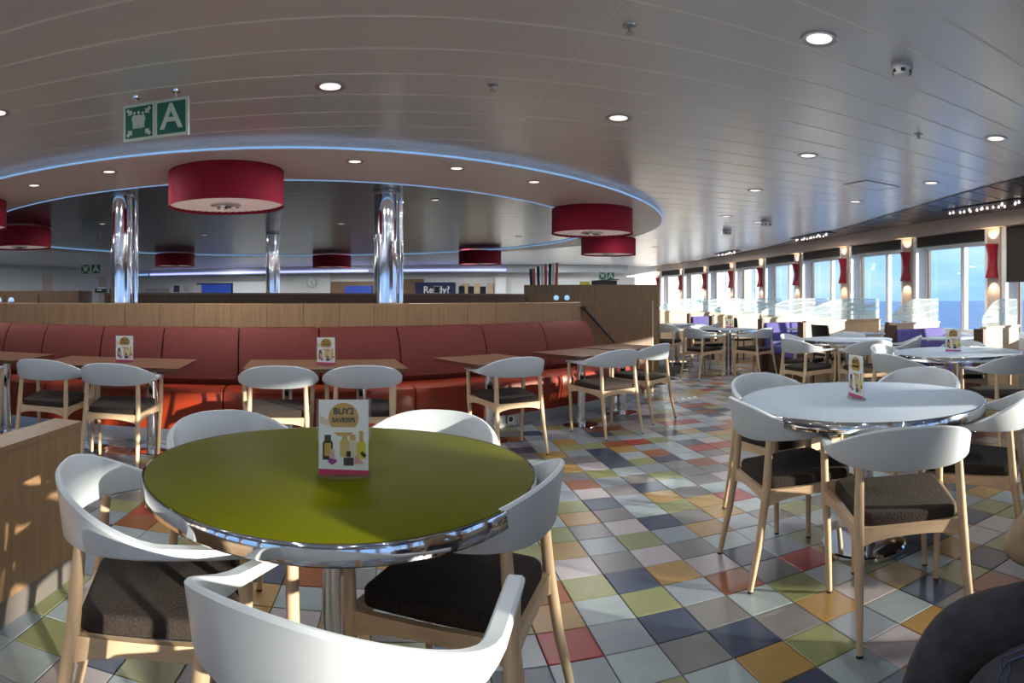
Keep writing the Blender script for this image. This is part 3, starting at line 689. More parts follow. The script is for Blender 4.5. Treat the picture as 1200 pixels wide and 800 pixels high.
panel(581, 593, 325, 380, M_wwhite, 'white_column', 'white column at the far end right of the posts', 'column', .4)
X, z = fw(366.5, 331); ck = thing('wall_clock', 'round white wall clock with black hands on the far wall', 'clock', (X, YW - .13, z))
MB().tube([(0, 0, 0), (0, -.04, 0)], .2, 28).build('rim', M_steel, ck, smooth=True); MB().tube([(0, -.036, 0), (0, -.045, 0)], .175, 28).build('dial', M_paper, ck)
for an, ln in ((.5, .09), (2.5, .13)): MB().box((sin(an) * ln / 2, -.048, cos(an) * ln / 2), (.016, .005, ln), 0, an).build('hand', M_ink, ck)
for q in range(12): MB().box((sin(q * pi / 6) * .15, -.047, cos(q * pi / 6) * .15), (.012, .004, .03), 0, q * pi / 6).build('hour_mark', M_ink, ck)
bh = struct(MB().box((-6, 21.6, 2.26), (20, .9, .26)).build('trim_1', M_wgrey))
bl_ = MB().box((-9.5, 21.13, 2.19), (9, .03, .07)).build('led_strip', M_led_p, bh); MB().box((-2.5, 21.13, 2.19), (4.6, .03, .07)).build('led_strip', M_led_p, bh); MB().box((-14.8, 21.13, 2.19), (1.4, .03, .07)).build('led_strip', M_led, bh)
# ================================================================== DRUM LAMPS
drum0 = None
def drum(x, y, label):
    global drum0
    z1 = ZR + .0; hgt = .30
    if drum0 is None:
        t = thing('drum_lamp', label, 'lamp', (x, y, z1), 0, 'burgundy drum lamps under the ring')
        sh = MB().lathe([(.497, -hgt), (.5, -hgt), (.5, -.004), (.497, 0)], 72, caps=False).build('drum_shade', M_drum, t, smooth=True)
        MB().lathe([(.501, -hgt - .003), (.504, -hgt + .004), (.501, -hgt + .012)], 72, caps=False).build('hem', M_drum, sh, smooth=True)
        MB().box((cos(-1.25) * .5, sin(-1.25) * .5, -hgt / 2), (.006, .006, hgt - .01), -1.25).build('seam', M_drum, sh)
        pl = MB(); n = 96                                   # pleated translucent bottom
        rings = []
        for r in (.13, .30, .492):
            rings.append([(r * cos(2 * pi * k / n), r * sin(2 * pi * k / n), -hgt + .022 + (.005 if k % 2 else 0)) for k in range(n)])
        pl.sweep(rings, caps=False); pl.build('diffuser', M_diffuser, t)
        MB().lathe([(.135, -hgt + .03), (.135, -hgt + .012), (.12, -hgt + .008), (.01, -hgt + .008)], 40).build('lamp_plate', M_ring, t, smooth=True)
        for q in range(3):
            a = 2 * pi * q / 3 + .5; c = (.065 * cos(a), .065 * sin(a), 0)
            s = MB().lathe([(.052, -hgt + .010), (.054, -hgt - .006), (.040, -hgt - .010), (.036, -hgt + .004)], 20, c, caps=False).build('spot', M_chrome, t, smooth=True)
            MB().lathe([(.035, -hgt - .002), (.01, -hgt - .004)], 16, c).build('bulb', M_lampglow, s)
        MB().lathe([(.25, -.03), (.25, 0)], 24).build('ceiling_plate', M_ring, t)
        drum0 = t
    else: dup(drum0, label, (x, y, z1))
    light(x, y, z1 - hgt - .02, .16, LAMP * 1.5)
def light(x, y, z, size, power, c=(.95, .98, 1)):
    ld = bpy.data.lights.new('downlight_lamp', 'AREA'); ld.shape = 'DISK'; ld.size = size; ld.energy = power; ld.color = c
    o = bpy.data.objects.new('downlight_lamp', ld); col.objects.link(o); o.location = (x, y, z)
for x, y, lb in ((-2.394, 4.807, 'largest burgundy drum lamp, over the left part of the banquette'), (.987, 7.568, 'burgundy drum lamp over the right end of the banquette'), (1.76, 11.2, 'burgundy drum lamp just below the right ring edge, above the oak cabinet'),
                 (-.75, 14.5, 'burgundy drum lamp over the counter, left of the striped boards'), (-8.0, 13.2, 'burgundy drum lamp beyond the left chrome pillar'), (-4.6, 15.35, 'burgundy drum lamp over the wall clock'),
                 (-7.0, 6.85, 'dark burgundy drum lamp at the left edge, above the small green sign'), (-5.47, 4.45, 'burgundy drum lamp cut by the left photo edge')): drum(x, y, lb)
# ================================================================== DOWNLIGHTS AND OTHER CEILING FITTINGS
def onceil(px, py, z):
    th = (px - 600) / FPX; r = FPX * (z - EYE) / (HORIZ - py); return r * sin(th), r * cos(th)
dl0 = {}
def downlight(x, y, z, label, group, big=1., power=1.):
    key = round(big, 2)
    if key not in dl0:
        t = thing('downlight', label, 'downlight', (x, y, z), 0, group)
        MB().lathe([(.072 * big, 0), (.074 * big, -.004), (.068 * big, -.008), (.050 * big, -.004), (.046 * big, .002), (.046 * big, .0)], 28, caps=False).build('trim_ring', M_steel, t, smooth=True)
        MB().lathe([(.05 * big, -.003), (.02 * big, -.0055)], 24).build('lens', M_lampglow, t, smooth=True)
        dl0[key] = t
    else: dup(dl0[key], label, (x, y, z), 0, group)
    light(x, y, z - .012, .06, LAMP * power)
gm, gr_ = 'downlights in the slatted ceiling', 'downlights in the ring'
for px, py, lb in ((387, 101, 'downlight in the slatted ceiling right of the green sign'), (960, 45, 'pink-glowing downlight near the top of the photo'), (725, 138, 'downlight above the right drum lamp'), (1167, 162, 'downlight at the right edge by the dark strip'),
                   (947, 182, 'downlight left of the ceiling hatch'), (1091, 214, 'downlight between the hatch and the dark strip'), (885, 223, 'downlight in the bright slats, above the window lamps'), (888, 260, 'small far downlight beside the round detector'), (851, 253, 'small far downlight right of the ring'), (1002, 236, 'downlight below the hatch'), (-4, 132, 'downlight cut by the left photo edge')):
    x, y = onceil(px, py, ZC); downlight(x, y, ZC, lb, gm, 1.15)
for px, py, lb in ((40, 217, 'ring downlight nearest the left photo edge'), (128, 201, 'ring downlight above the left chrome pillar'), (416, 189, 'ring downlight left of the front chrome pillar top'), (535, 197, 'ring downlight right of the front chrome pillar top'), (626, 213, 'ring downlight left of the right drum lamp'), (731, 272, 'ring downlight between the two right drum lamps')):
    x, y = onceil(px, py, ZR); downlight(x, y, ZR, lb, gr_, 1.0)
for an, lb in ((25, 'far ring downlight on the right'), (60, 'far ring downlight beyond the striped boards'), (95, 'far ring downlight over the clock'), (130, 'far ring downlight beyond the left pillar'), (160, 'far ring downlight on the left')):
    downlight(-3.8 + 5.55 * cos(radians(an)), 9.95 + 5.55 * sin(radians(an)), ZR, lb, gr_, 1.0)
for px, py, lb in ((510, 234, 'downlight in the dark round ceiling right of the front pillar'), (608, 277, 'downlight at the right rim of the dark round ceiling'), (400, 262, 'downlight in the dark round ceiling, left of the front pillar'), (240, 275, 'downlight in the dark round ceiling, right of the left pillar'), (120, 262, 'downlight in the dark round ceiling left of the left pillar')):
    x, y = onceil(px, py, ZI); downlight(x, y, ZI, lb, 'downlights in the dark round ceiling', .8)
n_ = 0
for X in (-5.5, -3.1, -.7, 1.7, 3.6):           # unseen downlights added over and behind the viewer for fill light
    for Y in (-5.6, -3.4, -1.2, 1.0):
        if Y > 0 and X > 1: continue
        downlight(X, Y, ZC, 'added fill downlight in the slatted ceiling behind the viewer, out of the photo', gm, 1.15)
for X, Y in ((-11, 18), (-13, 12.5), (-6, 17), (-1, 19.8), (-5.5, 20), (-10, 20.3), (1.5, 20), (3.2, 13.5), (3.0, 16.5), (.5, 17.5), (-3, 18.5), (-8, 18.5), (-12, 15), (-11, 10), (-9, 4), (3.4, 19.5)): downlight(X, Y, ZC, 'small added fill downlight in the far slatted ceiling', gm, 1.15, 5.5)  # extra strong downlights added to brighten the dim far end
def detector(px, py, lb, s=1.):
    x, y = onceil(px, py, ZC); t = thing('smoke_detector', lb, 'detector', (x, y, ZC), 0, 'round detectors on the ceiling')
    MB().lathe([(.055 * s, 0), (.055 * s, -.018 * s), (.05 * s, -.024 * s)], 24).build('base', M_wgrey, t, smooth=True)
    hd = MB().lathe([(.045 * s, -.022 * s), (.047 * s, -.04 * s), (.035 * s, -.058 * s), (.012 * s, -.064 * s)], 24).build('head', M_wwhite, t, smooth=True)
    for q in range(6): MB().box((.044 * s * cos(q * pi / 3), .044 * s * sin(q * pi / 3), -.044 * s), (.008 * s, .02 * s, .014 * s), q * pi / 3).build('vent', M_dark, hd)
detector(1057, 74, 'round white smoke detector at the upper right'); detector(898, 258, 'far round grey detector beside a downlight', 1.5); detector(852, 269, 'smallest far detector above the window lamps', 1.4)
def sprinkler(px, py, lb):
    x, y = onceil(px, py, ZC); t = thing('sprinkler', lb, 'sprinkler', (x, y, ZC), 0, 'sprinkler heads in the ceiling')
    MB().lathe([(.032, 0), (.03, -.006), (.012, -.01)], 18).build('rosette', M_steel, t, smooth=True); MB().lathe([(.008, -.01), (.008, -.03), (.018, -.032), (.018, -.035)], 12).build('deflector', M_steel, t, smooth=True)
for px, py, lb in ((578, 99, 'small sprinkler head in the slats above the front pillar'), (1076, 157, 'small dark sprinkler head below the smoke detector'), (738, 30, 'small sprinkler head near the ceiling joint')): sprinkler(px, py, lb)
hx, hy = onceil(1022, 217, ZC); ht = thing('ceiling_hatch', 'square access hatch in the bright slats at the right', 'hatch', (hx, hy, ZC), SA)
MB().box((0, 0, -.003), (.46, .30, .006)).build('panel', M_slat, ht)
for sx_, sy_, dx, dy in ((0, .155, .48, .012), (0, -.155, .48, .012), (.235, 0, .012, .31), (-.235, 0, .012, .31)): MB().box((sx_, sy_, -.004), (dx, dy, .008)).build('frame_bar', M_wgrey, ht)
bead_me = MB().lathe([(.004, 0), (.013, -.01), (.017, -.024), (.010, -.036)], 10).mesh('bead', M_lampglow, True)
for Y, lb in ((5.45, 'row of small glowing crystal lights nearest, at the right edge'), (9.9, 'second row of small glowing crystal lights in the dark strip'), (14.4, 'farthest row of small glowing crystal lights in the dark strip')):
    t = thing('crystal_light', lb, 'lamp', (5.22, Y, ZC - .012), 0, 'crystal lights in the dark strip')
    MB().box((0, 0, -.006), (.22, 1.35, .012)).build('plate', M_dark, t); rr = random.Random(3)
    for q in range(18):
        o = put('bead', bead_me, t); o.location = (rr.uniform(-.09, .09), -.62 + 1.24 * q / 17 + rr.uniform(-.02, .02), -.012)
    for s in (-.4, .4): light(5.22, Y + s, ZC - .09, .08, LAMP * .5, (1, .85, .7))
# ================================================================== ASSEMBLY SIGNS
def frontslab(mb, poly, y, t): return mb.slab(poly, (0, y, 0), (1, 0, 0), (0, 0, 1), (0, 1, 0), t)
def assembly_sign(loc, rz, s, label, rods):
    t = thing('assembly_sign', label, 'sign', loc, rz, 'green assembly signs')
    w_ = .195 * s; hh = .20 * s
    for q in (-1, 1):
        cx = q * w_ / 2
        MB().box((cx, 0, 0), (w_ - .002, .02 * s, hh)).build('frame', M_sframe, t)
        gp = MB().box((cx, -.0105 * s, 0), (w_ * .85, .002 * s, hh * .84)).build('green_panel', M_sgreen, t)
        if q == 1:
            m = textmesh('A', .185 * s, .0035 * s); m.materials.append(M_sframe); o = put('letter_a', m, gp); o.location = (cx, -.0122 * s, 0); o.rotation_euler = (pi / 2, 0, 0)
        else:
            pic = MB(); yy = -.0135 * s
            def fig(x0, z0, k):
                k *= s; x0 = cx + x0 * s; z0 *= s
                frontslab(pic, circle(.0085 * k, 12, 0, 2 * pi, x0, z0 + .05 * k), yy, .001 * s)
                frontslab(pic, [(x0 - .011 * k, z0 + .038 * k), (x0 + .011 * k, z0 + .038 * k), (x0 + .017 * k, z0 + .008 * k), (x0 + .011 * k, z0 + .008 * k), (x0 + .009 * k, z0 - .034 * k), (x0 + .002 * k, z0 - .034 * k), (x0, z0 - .002 * k), (x0 - .002 * k, z0 - .034 * k), (x0 - .009 * k, z0 - .034 * k), (x0 - .011 * k, z0 + .008 * k), (x0 - .017 * k, z0 + .008 * k)], yy, .001 * s)
            fig(-.026, .0, 1); fig(0, .0, 1.02); fig(.026, -.002, .95); fig(-.013, -.014, .6); fig(.012, -.016, .6)
            pic.build('family_pictogram', M_sframe, gp)
            for ax_, az in ((-1, 1), (1, 1), (-1, -1), (1, -1)):
                c = Vector((cx + ax_ * .056 * s, az * .058 * s)); dn = Vector((-ax_, -az)).normalized(); pn = Vector((-dn.y, dn.x)); k = .017 * s
                P = [c + dn * k * 1.1 + pn * k * -1.0 + dn * -k * .9, c + dn * k * 1.2, c + dn * k * .2 + pn * k, c + dn * k * .2 + pn * k * .45, c - dn * k + pn * k * .45, c - dn * k - pn * k * .45, c + dn * k * .2 - pn * k * .45]
                frontslab(MB(), [(p.x, p.y) for p in [c + dn * k * 1.3, c + dn * k * .1 + pn * k * 1.2, c + dn * k * .1 + pn * k * .55, c - dn * k * 1.2 + pn * k * .55, c - dn * k * 1.2 - pn * k * .55, c + dn * k * .1 - pn * k * .55, c + dn * k * .1 - pn * k * 1.2]], yy, .001 * s).build('arrow', M_sframe, gp)
    top = ZC - loc[2]
    for q in (-1, 1):
        r = MB().tube([(q * w_ * .62, 0, hh / 2), (q * w_ * .62, 0, top)], .004 * s, 8).build('rod', M_wwhite, t, smooth=True)
        MB().lathe([(.004, top - .012), (.024, top - .010), (.026, top)], 20, (q * w_ * .62, 0, 0)).build('rosette', M_chrome, r, smooth=True)
assembly_sign((-1.880, 2.895, 2.226), .105, 1.04, 'green assembly point sign with the letter A hanging from the slats', True)
assembly_sign((-8.10, 10.0, 1.83), .55, 1.1, 'small far green sign with letter A under the left drum lamp', True)
assembly_sign((2.05, 13.3, 1.71), -.1, .9, 'tiny far green sign with letter A above the oak cabinet', True)
# ================================================================== ADVERT CARDS
def card(loc, rz, label):
    t = thing('advert_card', label, 'card stand', loc, rz, 'perfume advert cards in clear stands')
    cw, chh = .138, .208; z0 = .008
    MB().box((0, 0, z0 + chh / 2), (cw, .0016, chh)).build('paper', M_paper, t)
    ac = MB()
    for y in (-.0045, .0045): ac.box((0, y, z0 + chh / 2), (cw + .014, .0024, chh + .006))
    ac.build('acrylic_sleeve', M_acr, t)
    MB().prism([(.078 * cos(pi + pi * k / 16), -.0 + .034 * sin(pi + pi * k / 16)) for k in range(17)] + [(.078 * cos(pi * k / 16), .034 * sin(pi * k / 16)) for k in range(1, 16)], 0, .007).build('base', M_acr, t, smooth=False)
    y = -.0013; tk = .0003
    def fs(poly, m, name, dy=0.): return MB().slab(poly, (0, y - dy, z0), (1, 0, 0), (0, 0, 1), (0, 1, 0), tk).build(name, m, t)
    a0 = radians(-38)
    fs([(p[0], p[1]) for p in circle(.042, 32, a0, pi - a0, 0, .158)], M_gold, 'gold_badge')
    for txt, sz, zz in (('BUY2', .0245, .176), ('SAVE20%', .0165, .152)):
        m = textmesh(txt, sz, .0006); m.materials.append(M_ink); o = put('lettering', m, t); o.location = (0, y - .0009, z0 + zz); o.rotation_euler = (pi / 2, 0, 0)
    fs([(-.066, .112 + .03), (-.040, .135), (-.040, .15), (-.066, .166)], MATS['print_gold_light'] if 'print_gold_light' in MATS else mat('print_gold_light', (.75, .62, .40), .6), 'ribbon')
    fs([(-.028, .118), (.028, .118), (.016, .108), (-.016, .108)], M_gold, 'gold_ribbon')
    # perfume bottles as printed
    bt = [((-.058, .042, .028, .055), M_ink, .044, .018, .014), ((-.010, .05, .026, .05), mat('print_amber', (.72, .50, .18), .6), .008, .014, .012), ((.012, .05, .026, .046), mat('print_beige', (.80, .66, .50), .6), .01, .016, .016), ((.036, .044, .026, .048), M_lime, .024, .012, .03)]
    for q, ((bx, bz, bw, bh_), m, _, nk, nh) in enumerate(bt):
        fs([(bx, bz), (bx + bw, bz), (bx + bw, bz + bh_ * .85), (bx + bw * .8, bz + bh_), (bx + bw * .2, bz + bh_), (bx, bz + bh_ * .85)], m, 'printed_bottle', .0001)
        cxm = bx + bw / 2; fs([(cxm - nk / 2, bz + bh_), (cxm + nk / 2, bz + bh_), (cxm + nk / 2, bz + bh_ + nh), (cxm - nk / 2, bz + bh_ + nh)], M_ink if q == 0 else M_gold, 'printed_cap', .0001)
    fs([(-.053, .052), (-.035, .052), (-.035, .088), (-.053, .088)], M_gold, 'printed_label', .0005)
    fs([(-.042, .035), (-.032, .028), (-.021, .035), (-.019, .043), (-.044, .043)], mat('print_plum', (.30, .03, .25), .6), 'printed_bottle', .0006)
    fs([(-.040, .045), (-.024, .045), (-.027, .072), (-.037, .072)], mat('print_rose', (.72, .42, .42), .6), 'printed_bottle', .0006)
    fs([(.0, .026), (.028, .026), (.028, .048), (.0, .048)], mat('print_brown', (.06, .035, .04), .6), 'printed_bottle', .0006); fs([(.008, .05), (.020, .05), (.020, .066), (.008, .066)], M_ink, 'printed_cap', .0006)
    fs([(.030, .03), (.058, .03), (.036, .055), (.030, .05)], mat('print_blush', (.75, .38, .34), .6), 'printed_bottle', .0006); fs([(.046, .058), (.057, .048), (.064, .054), (.052, .066)], M_ink, 'printed_cap', .0006)
    fs([(-.069, .0), (.069, .0), (.069, .012), (-.069, .017)], M_pink, 'pink_strip', .0002)
    return t
card((-.462, 1.655, .7352), .262, 'perfume advert card BUY2 SAVE20% in a clear stand on the green table')
card((-2.93, 4.05, .7122), .60, 'small advert card on the left long walnut table')
card((-1.42, 4.58, .7122), .31, 'small advert card on the middle long walnut table')
card((1.615, 2.60, .7352), -.57 - 1.02, 'advert card turned edge-on on the pale grey table')
card((3.72, 4.30, .7352), -.66, 'advert card on the round table by the right edge')
card((3.58, 9.75, .7352), -.36, 'tiny advert card on the far small round table')
# ================================================================== WINDOW BOOTHS
def wave(s, L_, ph, amp, base): return base + amp * sin(2 * pi * (s / 1.15) + ph)
def booth(A, B, zt, toward, label, slabel, ph, thick=.09):
    A, B = Vector(A).to_3d(), Vector(B).to_3d(); d = B - A; Lx = d.length; d.normalize(); nn = Vector((d.y, -d.x, 0)) * (1 if toward else -1); rz = atan2(d.y, d.x)
    t = thing('booth_sofa', label, 'sofa', (0, 0, 0), 0, 'purple booth sofas with pale wood backs')
    N = max(1, round(Lx / .62))
    for q in range(N):
        c = A + d * (Lx * (q + .5) / N); MB().box(c + Vector((0, 0, zt / 2 - .01)), (Lx / N - .004, .05, zt - .02), rz).build('back_panel', M_wood_l, t)
        cu1 = MB().box((0, 0, 0), (Lx / N - .012, .12, .40)).mesh('back_cushion', M_purple); soft(cu1, .035, 3)
        o = put('back_cushion', cu1, t); o.location = c + nn * .095 + Vector((0, 0, .62)); o.rotation_euler = (radians(-8) * (1 if toward else -1), 0, rz)
        cu2 = MB().box((0, 0, 0), (Lx / N - .012, .46, .13)).mesh('seat_cushion', M_purple); soft(cu2, .03, 3)
        o = put('seat_cushion', cu2, t); o.location = c + nn * .30 + Vector((0, 0, .385)); o.rotation_euler = (0, 0, rz)
    MB().box((A + B) / 2 + nn * .29 + Vector((0, 0, .17)), (Lx - .04, .40, .29), rz).build('base', M_darkwood, t)
    MB().box((A + B) / 2 + Vector((0, 0, zt - .01)), (Lx, thick, .025), rz).build('top_cap', M_wood_l, t)
    MB().box(A - d * .027 + nn * .03 + Vector((0, 0, zt / 2 - .01)), (.05, .13, zt - .02), rz).build('end_post', M_darkwood, t)
    g = thing('glass_screen', slabel, 'glass screen', (0, 0, 0), 0, 'wave-printed glass screens on the booths')
    n = 40; gh = .32
    top = [(Lx * k / n, .10 + (gh - .10) * (1 - (1 - min(1, (k / n) / .55)) ** 2)) for k in range(n + 1)]
    o0 = A + Vector((0, 0, zt + .003))
    MB().slab([(0, 0)] + [(Lx, 0)] + top[::-1], o0, d, (0, 0, 1), nn, .010).build('pane', M_screen, g)
    for q, (bb, am, wd_) in enumerate(((.05, .025, .055), (.13, .035, .07), (.225, .03, .05))):
        pts = []; lo = []; hi = []
        for k in range(n + 1):
            s = Lx * k / n; zc_ = wave(s, Lx, ph + q * .7, am, bb); hw = wd_ / 2 * (.7 + .5 * sin(3 * s + q + ph)); mxz = top[k][1] - .004
            lo.append((s, min(max(.004, zc_ - hw), mxz - .004))); hi.append((s, min(max(.008, zc_ + hw), mxz)))
        MB().slab(lo + hi[::-1], o0 + nn * .0105, d, (0, 0, 1), nn, .002).build('wave_band', M_frost, g)
    MB().slab([p for p in [(k_[0], k_[1] - .018) for k_ in top]] + [(k_[0], k_[1] - .001) for k_ in top][::-1], o0 + nn * .0105, d, (0, 0, 1), nn, .002).build('wave_band', M_frost, g)
booth((4.88, 5.12), (5.64, 5.30), .90, False, 'pale wooden booth back at the right photo edge', 'wave-printed glass screen at the right photo edge', .3)
booth((4.66, 6.62), (5.64, 6.86), .90, True, 'nearest purple booth sofa facing us, behind the round table at the right edge', 'wave-printed glass screen above the nearest purple sofa', 1.5)
booth((4.10, 8.02), (5.64, 8.36), .90, False, 'pale wooden booth back behind the third round table', 'wave-printed glass screen right of the wall lamps middle, behind the third table', 2.6)
booth((4.10, 9.62), (5.64, 9.96), .90, True, 'second purple booth sofa facing us with dark end', 'wave-printed glass screen over the second purple sofa', .8)
booth((3.95, 11.7), (5.64, 12.1), .90, False, 'far pale wooden booth back behind the small table', 'wave-printed glass screen behind the far small table', 1.9)
booth((3.95, 13.4), (5.64, 13.8), .90, True, 'farthest purple booth sofa beside the aisle', 'farthest wave-printed glass screen but one', 0.)
booth((3.80, 15.6), (5.45, 16.0), .90, False, 'farthest pale wooden booth back', 'farthest wave-printed glass screen', .9)
for yb_, lb1, lb2 in ((2.05, 'pale wooden booth back beside the viewer, unseen, added to block low sun', 'glass screen of the added booth beside the viewer'), (-1.05, 'pale wooden booth back behind the viewer, unseen, added to block low sun', 'glass screen of the added booth behind the viewer'), (-4.1, 'pale wooden booth back farthest behind the viewer, unseen, added to block low sun', 'glass screen of the added booth farthest behind the viewer')):  # unseen booths added to break up the low sun on the floor
    booth((4.88, yb_), (5.70, yb_ + .18), .90, False, lb1, lb2, .3 + yb_)
    booth((4.70, yb_ + 1.5), (5.60, yb_ + 1.70), .90, True, lb1.replace('pale wooden booth back', 'purple booth sofa'), lb2.replace('glass screen', 'glass screen over the purple sofa'), .9 + yb_)
def booth_table(x, y, rz, lx, ly, label):
    t = thing('booth_table', label, 'table', (x, y, 0), rz, 'small pale booth tables')
    me = MB().box((0, 0, .722), (lx, ly, .026)).mesh('tabletop', M_pale); soft(me, .01, 2); put('tabletop', me, t)
    MB().lathe([(.035, .02), (.035, .709)], 20).build('pedestal', M_chrome, t, smooth=True); MB().lathe([(.16, 0), (.16, .012), (.04, .02)], 28).build('base', M_chrome, t, smooth=True)
booth_table(5.25, 6.02, .23, .9, .46, 'small pale table before the nearest purple sofa'); booth_table(4.95, 9.0, .21, 1.1, .55, 'small pale table before the second purple sofa'); booth_table(4.75, 7.42, .21, .42, .42, 'small square pale table between the two black chairs')
def black_chair(x, y, rz, label):
    t = thing('black_chair', label, 'chair', (x, y, 0), rz, 'black chairs at the window booths')
    me = MB().box((0, 0, .44), (.42, .42, .05)).mesh('seat', M_black); soft(me, .015); put('seat', me, t)
    rings = []
    for k in range(9):
        u = -1 + k / 4; xx = .20 * u; yy = -.21 - .03 * (1 - u * u)
        rings.append([(xx, yy - .012, .56), (xx, yy + .012, .56), (xx, yy - .02, .86), (xx, yy - .044, .86)])
    MB().sweep(rings).build('backrest', M_black, t, smooth=True)
    for sx_ in (-1, 1):
        MB().tube([(sx_ * .19, .19, 0), (sx_ * .19, .19, .42)], .013, 8).build('leg', M_dark, t, smooth=True); MB().tube([(sx_ * .19, -.22, 0), (sx_ * .195, -.20, .45), (sx_ * .2, -.235, .82)], .013, 8).build('leg', M_dark, t, smooth=True)
black_chair(4.36, 7.62, face(1, .1), 'black chair left of the small square table by the booth back'); black_chair(5.22, 7.66, face(-1, -.1), 'black chair with a pale side, right of the small square table'); black_chair(4.35, 11.2, face(.9, .2), 'far black chair before the far booth back')
# ================================================================== LOW PARTITION (left front)
lp = thing('low_partition', 'low oak partition at the lower left corner', 'partition'); e0 = Vector((-1.775, 2.12, 0)); ld_ = Vector((.17, -.985, 0)).normalized(); ln = Vector((-ld_.y, ld_.x, 0)); ln = ln if ln.x > 0 else -ln
rz = atan2(ld_.y, ld_.x); LL = 2.6
for q in range(4): MB().box(e0 + ld_ * (LL * (q + .5) / 4) - ln * .065 + Vector((0, 0, .385)), (LL / 4 - .002, .13, .55), rz).build('oak_panel', M_wood, lp)
MB().box(e0 + ld_ * LL / 2 - ln * .065 + Vector((0, 0, .672)), (LL + .004, .136, .024), rz).build('top_cap', M_wood, lp)
MB().box(e0 + ld_ * (LL / 2 + .01) - ln * .07 + Vector((0, 0, .055)), (LL - .02, .11, .11), rz).build('kick_board', M_kick, lp)
# ================================================================== CABLE
cbz = thing('power_strip', 'white power strip with cable on the floor by the banquette end', 'power strip', (2.06, 7.12, 0), .5)
MB().box((0, 0, .016), (.34, .06, .032)).build('body', M_wwhite, cbz)
for q in range(3): MB().lathe([(.02, .032), (.02, .034)], 12, (-.1 + .1 * q, 0, 0)).build('outlet', M_dark, cbz)
MB().tube([(-.17, 0, .012), (-.28, .05, .008), (-.36, -.02, .008), (-.30, .06, .01), (-.22, .10, .22), (-.22, .12, .34)], .007, 8).build('cable', M_wwhite, cbz, smooth=True)
# ================================================================== SEATED PERSON (right front corner)
def skinned(name, verts, edges, radii, m, parent, root=0, sub=2):
    me = bpy.data.meshes.new(name); me.from_pydata(verts, edges, []); o = bpy.data.objects.new(name, me); col.objects.link(o)
    mod = o.modifiers.new('skin', 'SKIN'); mod.use_smooth_shade = True
    if not me.skin_vertices: 
        bpy.context.view_layer.objects.active = o
    sv = me.skin_vertices[0].data
    for i, r in enumerate(radii): sv[i].radius = (r, r) if not isinstance(r, tuple) else r
    sv[root].use_root = True
    ss_ = o.modifiers.new('sub', 'SUBSURF'); ss_.levels = sub; ss_.render_levels = sub
    dg = bpy.context.evaluated_depsgraph_get(); dg.update(); m2 = bpy.data.meshes.new_from_object(o.evaluated_get(dg)); bpy.data.objects.remove(o)
    m2.materials.clear(); m2.materials.append(m); m2.polygons.foreach_set('use_smooth', [True] * len(m2.polygons)); m2.name = name
    return put(name, m2, parent)
ps = thing('person', 'seated person in black jeans and beige jacket, only a knee and sleeve in view', 'person', (0, 0, 0))
HX, HY = 1.24, .63
fw_ = Vector((-.62, .78, 0)); rt_ = Vector((.78, .62, 0)); H0 = Vector((HX, HY, 0))
def pp(f, r, z): v = H0 + fw_ * f + rt_ * r; return (v.x, v.y, z)
KR, KL = (.925, 1.04, .475), (.89, .87, .425)
# body: pelvis, spine, neck, head, both arms, both legs with feet
V = [pp(0, 0, .53), pp(-.03, 0, .72), pp(.02, 0, .93), pp(.05, 0, 1.05), pp(.08, 0, 1.14),
     pp(.05, .11, .51), KR, (.80, 1.09, .25), (.83, 1.07, .07), (.74, 1.17, .04),
     pp(.05, -.11, .50), KL, (.80, .90, .22), (.82, .89, .07), (.73, .99, .04),
     pp(.02, .18, .95), (1.27, .92, .76), (1.12, 1.065, .60), (1.20, .86, .62), (1.18, .82, .62),
     pp(.02, -.18, .95), (1.02, .62, .74), (1.06, .52, .58), (1.16, .48, .575), (1.18, .47, .575)]
E_ = [(0, 1), (1, 2), (2, 3), (3, 4), (0, 5), (5, 6), (6, 7), (7, 8), (8, 9), (0, 10), (10, 11), (11, 12), (12, 13), (13, 14), (2, 15), (15, 16), (16, 17), (17, 18), (18, 19), (2, 20), (20, 21), (21, 22), (22, 23), (23, 24)]
Rr = [.12, .11, .12, .055, .05, .08, .055, .045, .035, .03, .08, .055, .045, .035, .03, .055, .042, .034, .026, .02, .055, .042, .034, .026, .02]
skinned('body', V, E_, Rr, M_skin, ps)
def lerp3(a_, b_, t): return tuple(a_[i] + (b_[i] - a_[i]) * t for i in range(3))
hr, hl = pp(.03, .10, .52), pp(.03, -.10, .50)
Vj = [pp(0, 0, .55), hr, lerp3(hr, KR, .4), lerp3(hr, KR, .75), KR, (.875, 1.06, .39), (.845, 1.08, .25), (.86, 1.07, .10), hl, lerp3(hl, KL, .4), lerp3(hl, KL, .75), KL, (.83, .89, .33), (.80, .90, .22), (.82, .89, .10)]
Ej = [(0, 1), (1, 2), (2, 3), (3, 4), (4, 5), (5, 6), (6, 7), (0, 8), (8, 9), (9, 10), (10, 11), (11, 12), (12, 13), (13, 14)]
Rj = [.15, .12, .11, .105, .098, .09, .085, .08, .12, .11, .105, .098, .09, .085, .08]
jn = skinned('jeans', Vj, Ej, Rj, M_denim, ps)
def onjeans(px, py):              # a point just proud of the jeans' surface
    me_ = jn.data; bv = BVHTree.FromPolygons([v.co.copy() for v in me_.vertices], [tuple(p.vertices) for p in me_.polygons])
    th = (px - 600) / FPX; d = Vector((sin(th), cos(th), (HORIZ - py) / FPX)).normalized(); h_ = bv.ray_cast(Vector((0, 0, EYE)), d)
    return h_[0] + h_[1] * .001 if h_[0] is not None else None
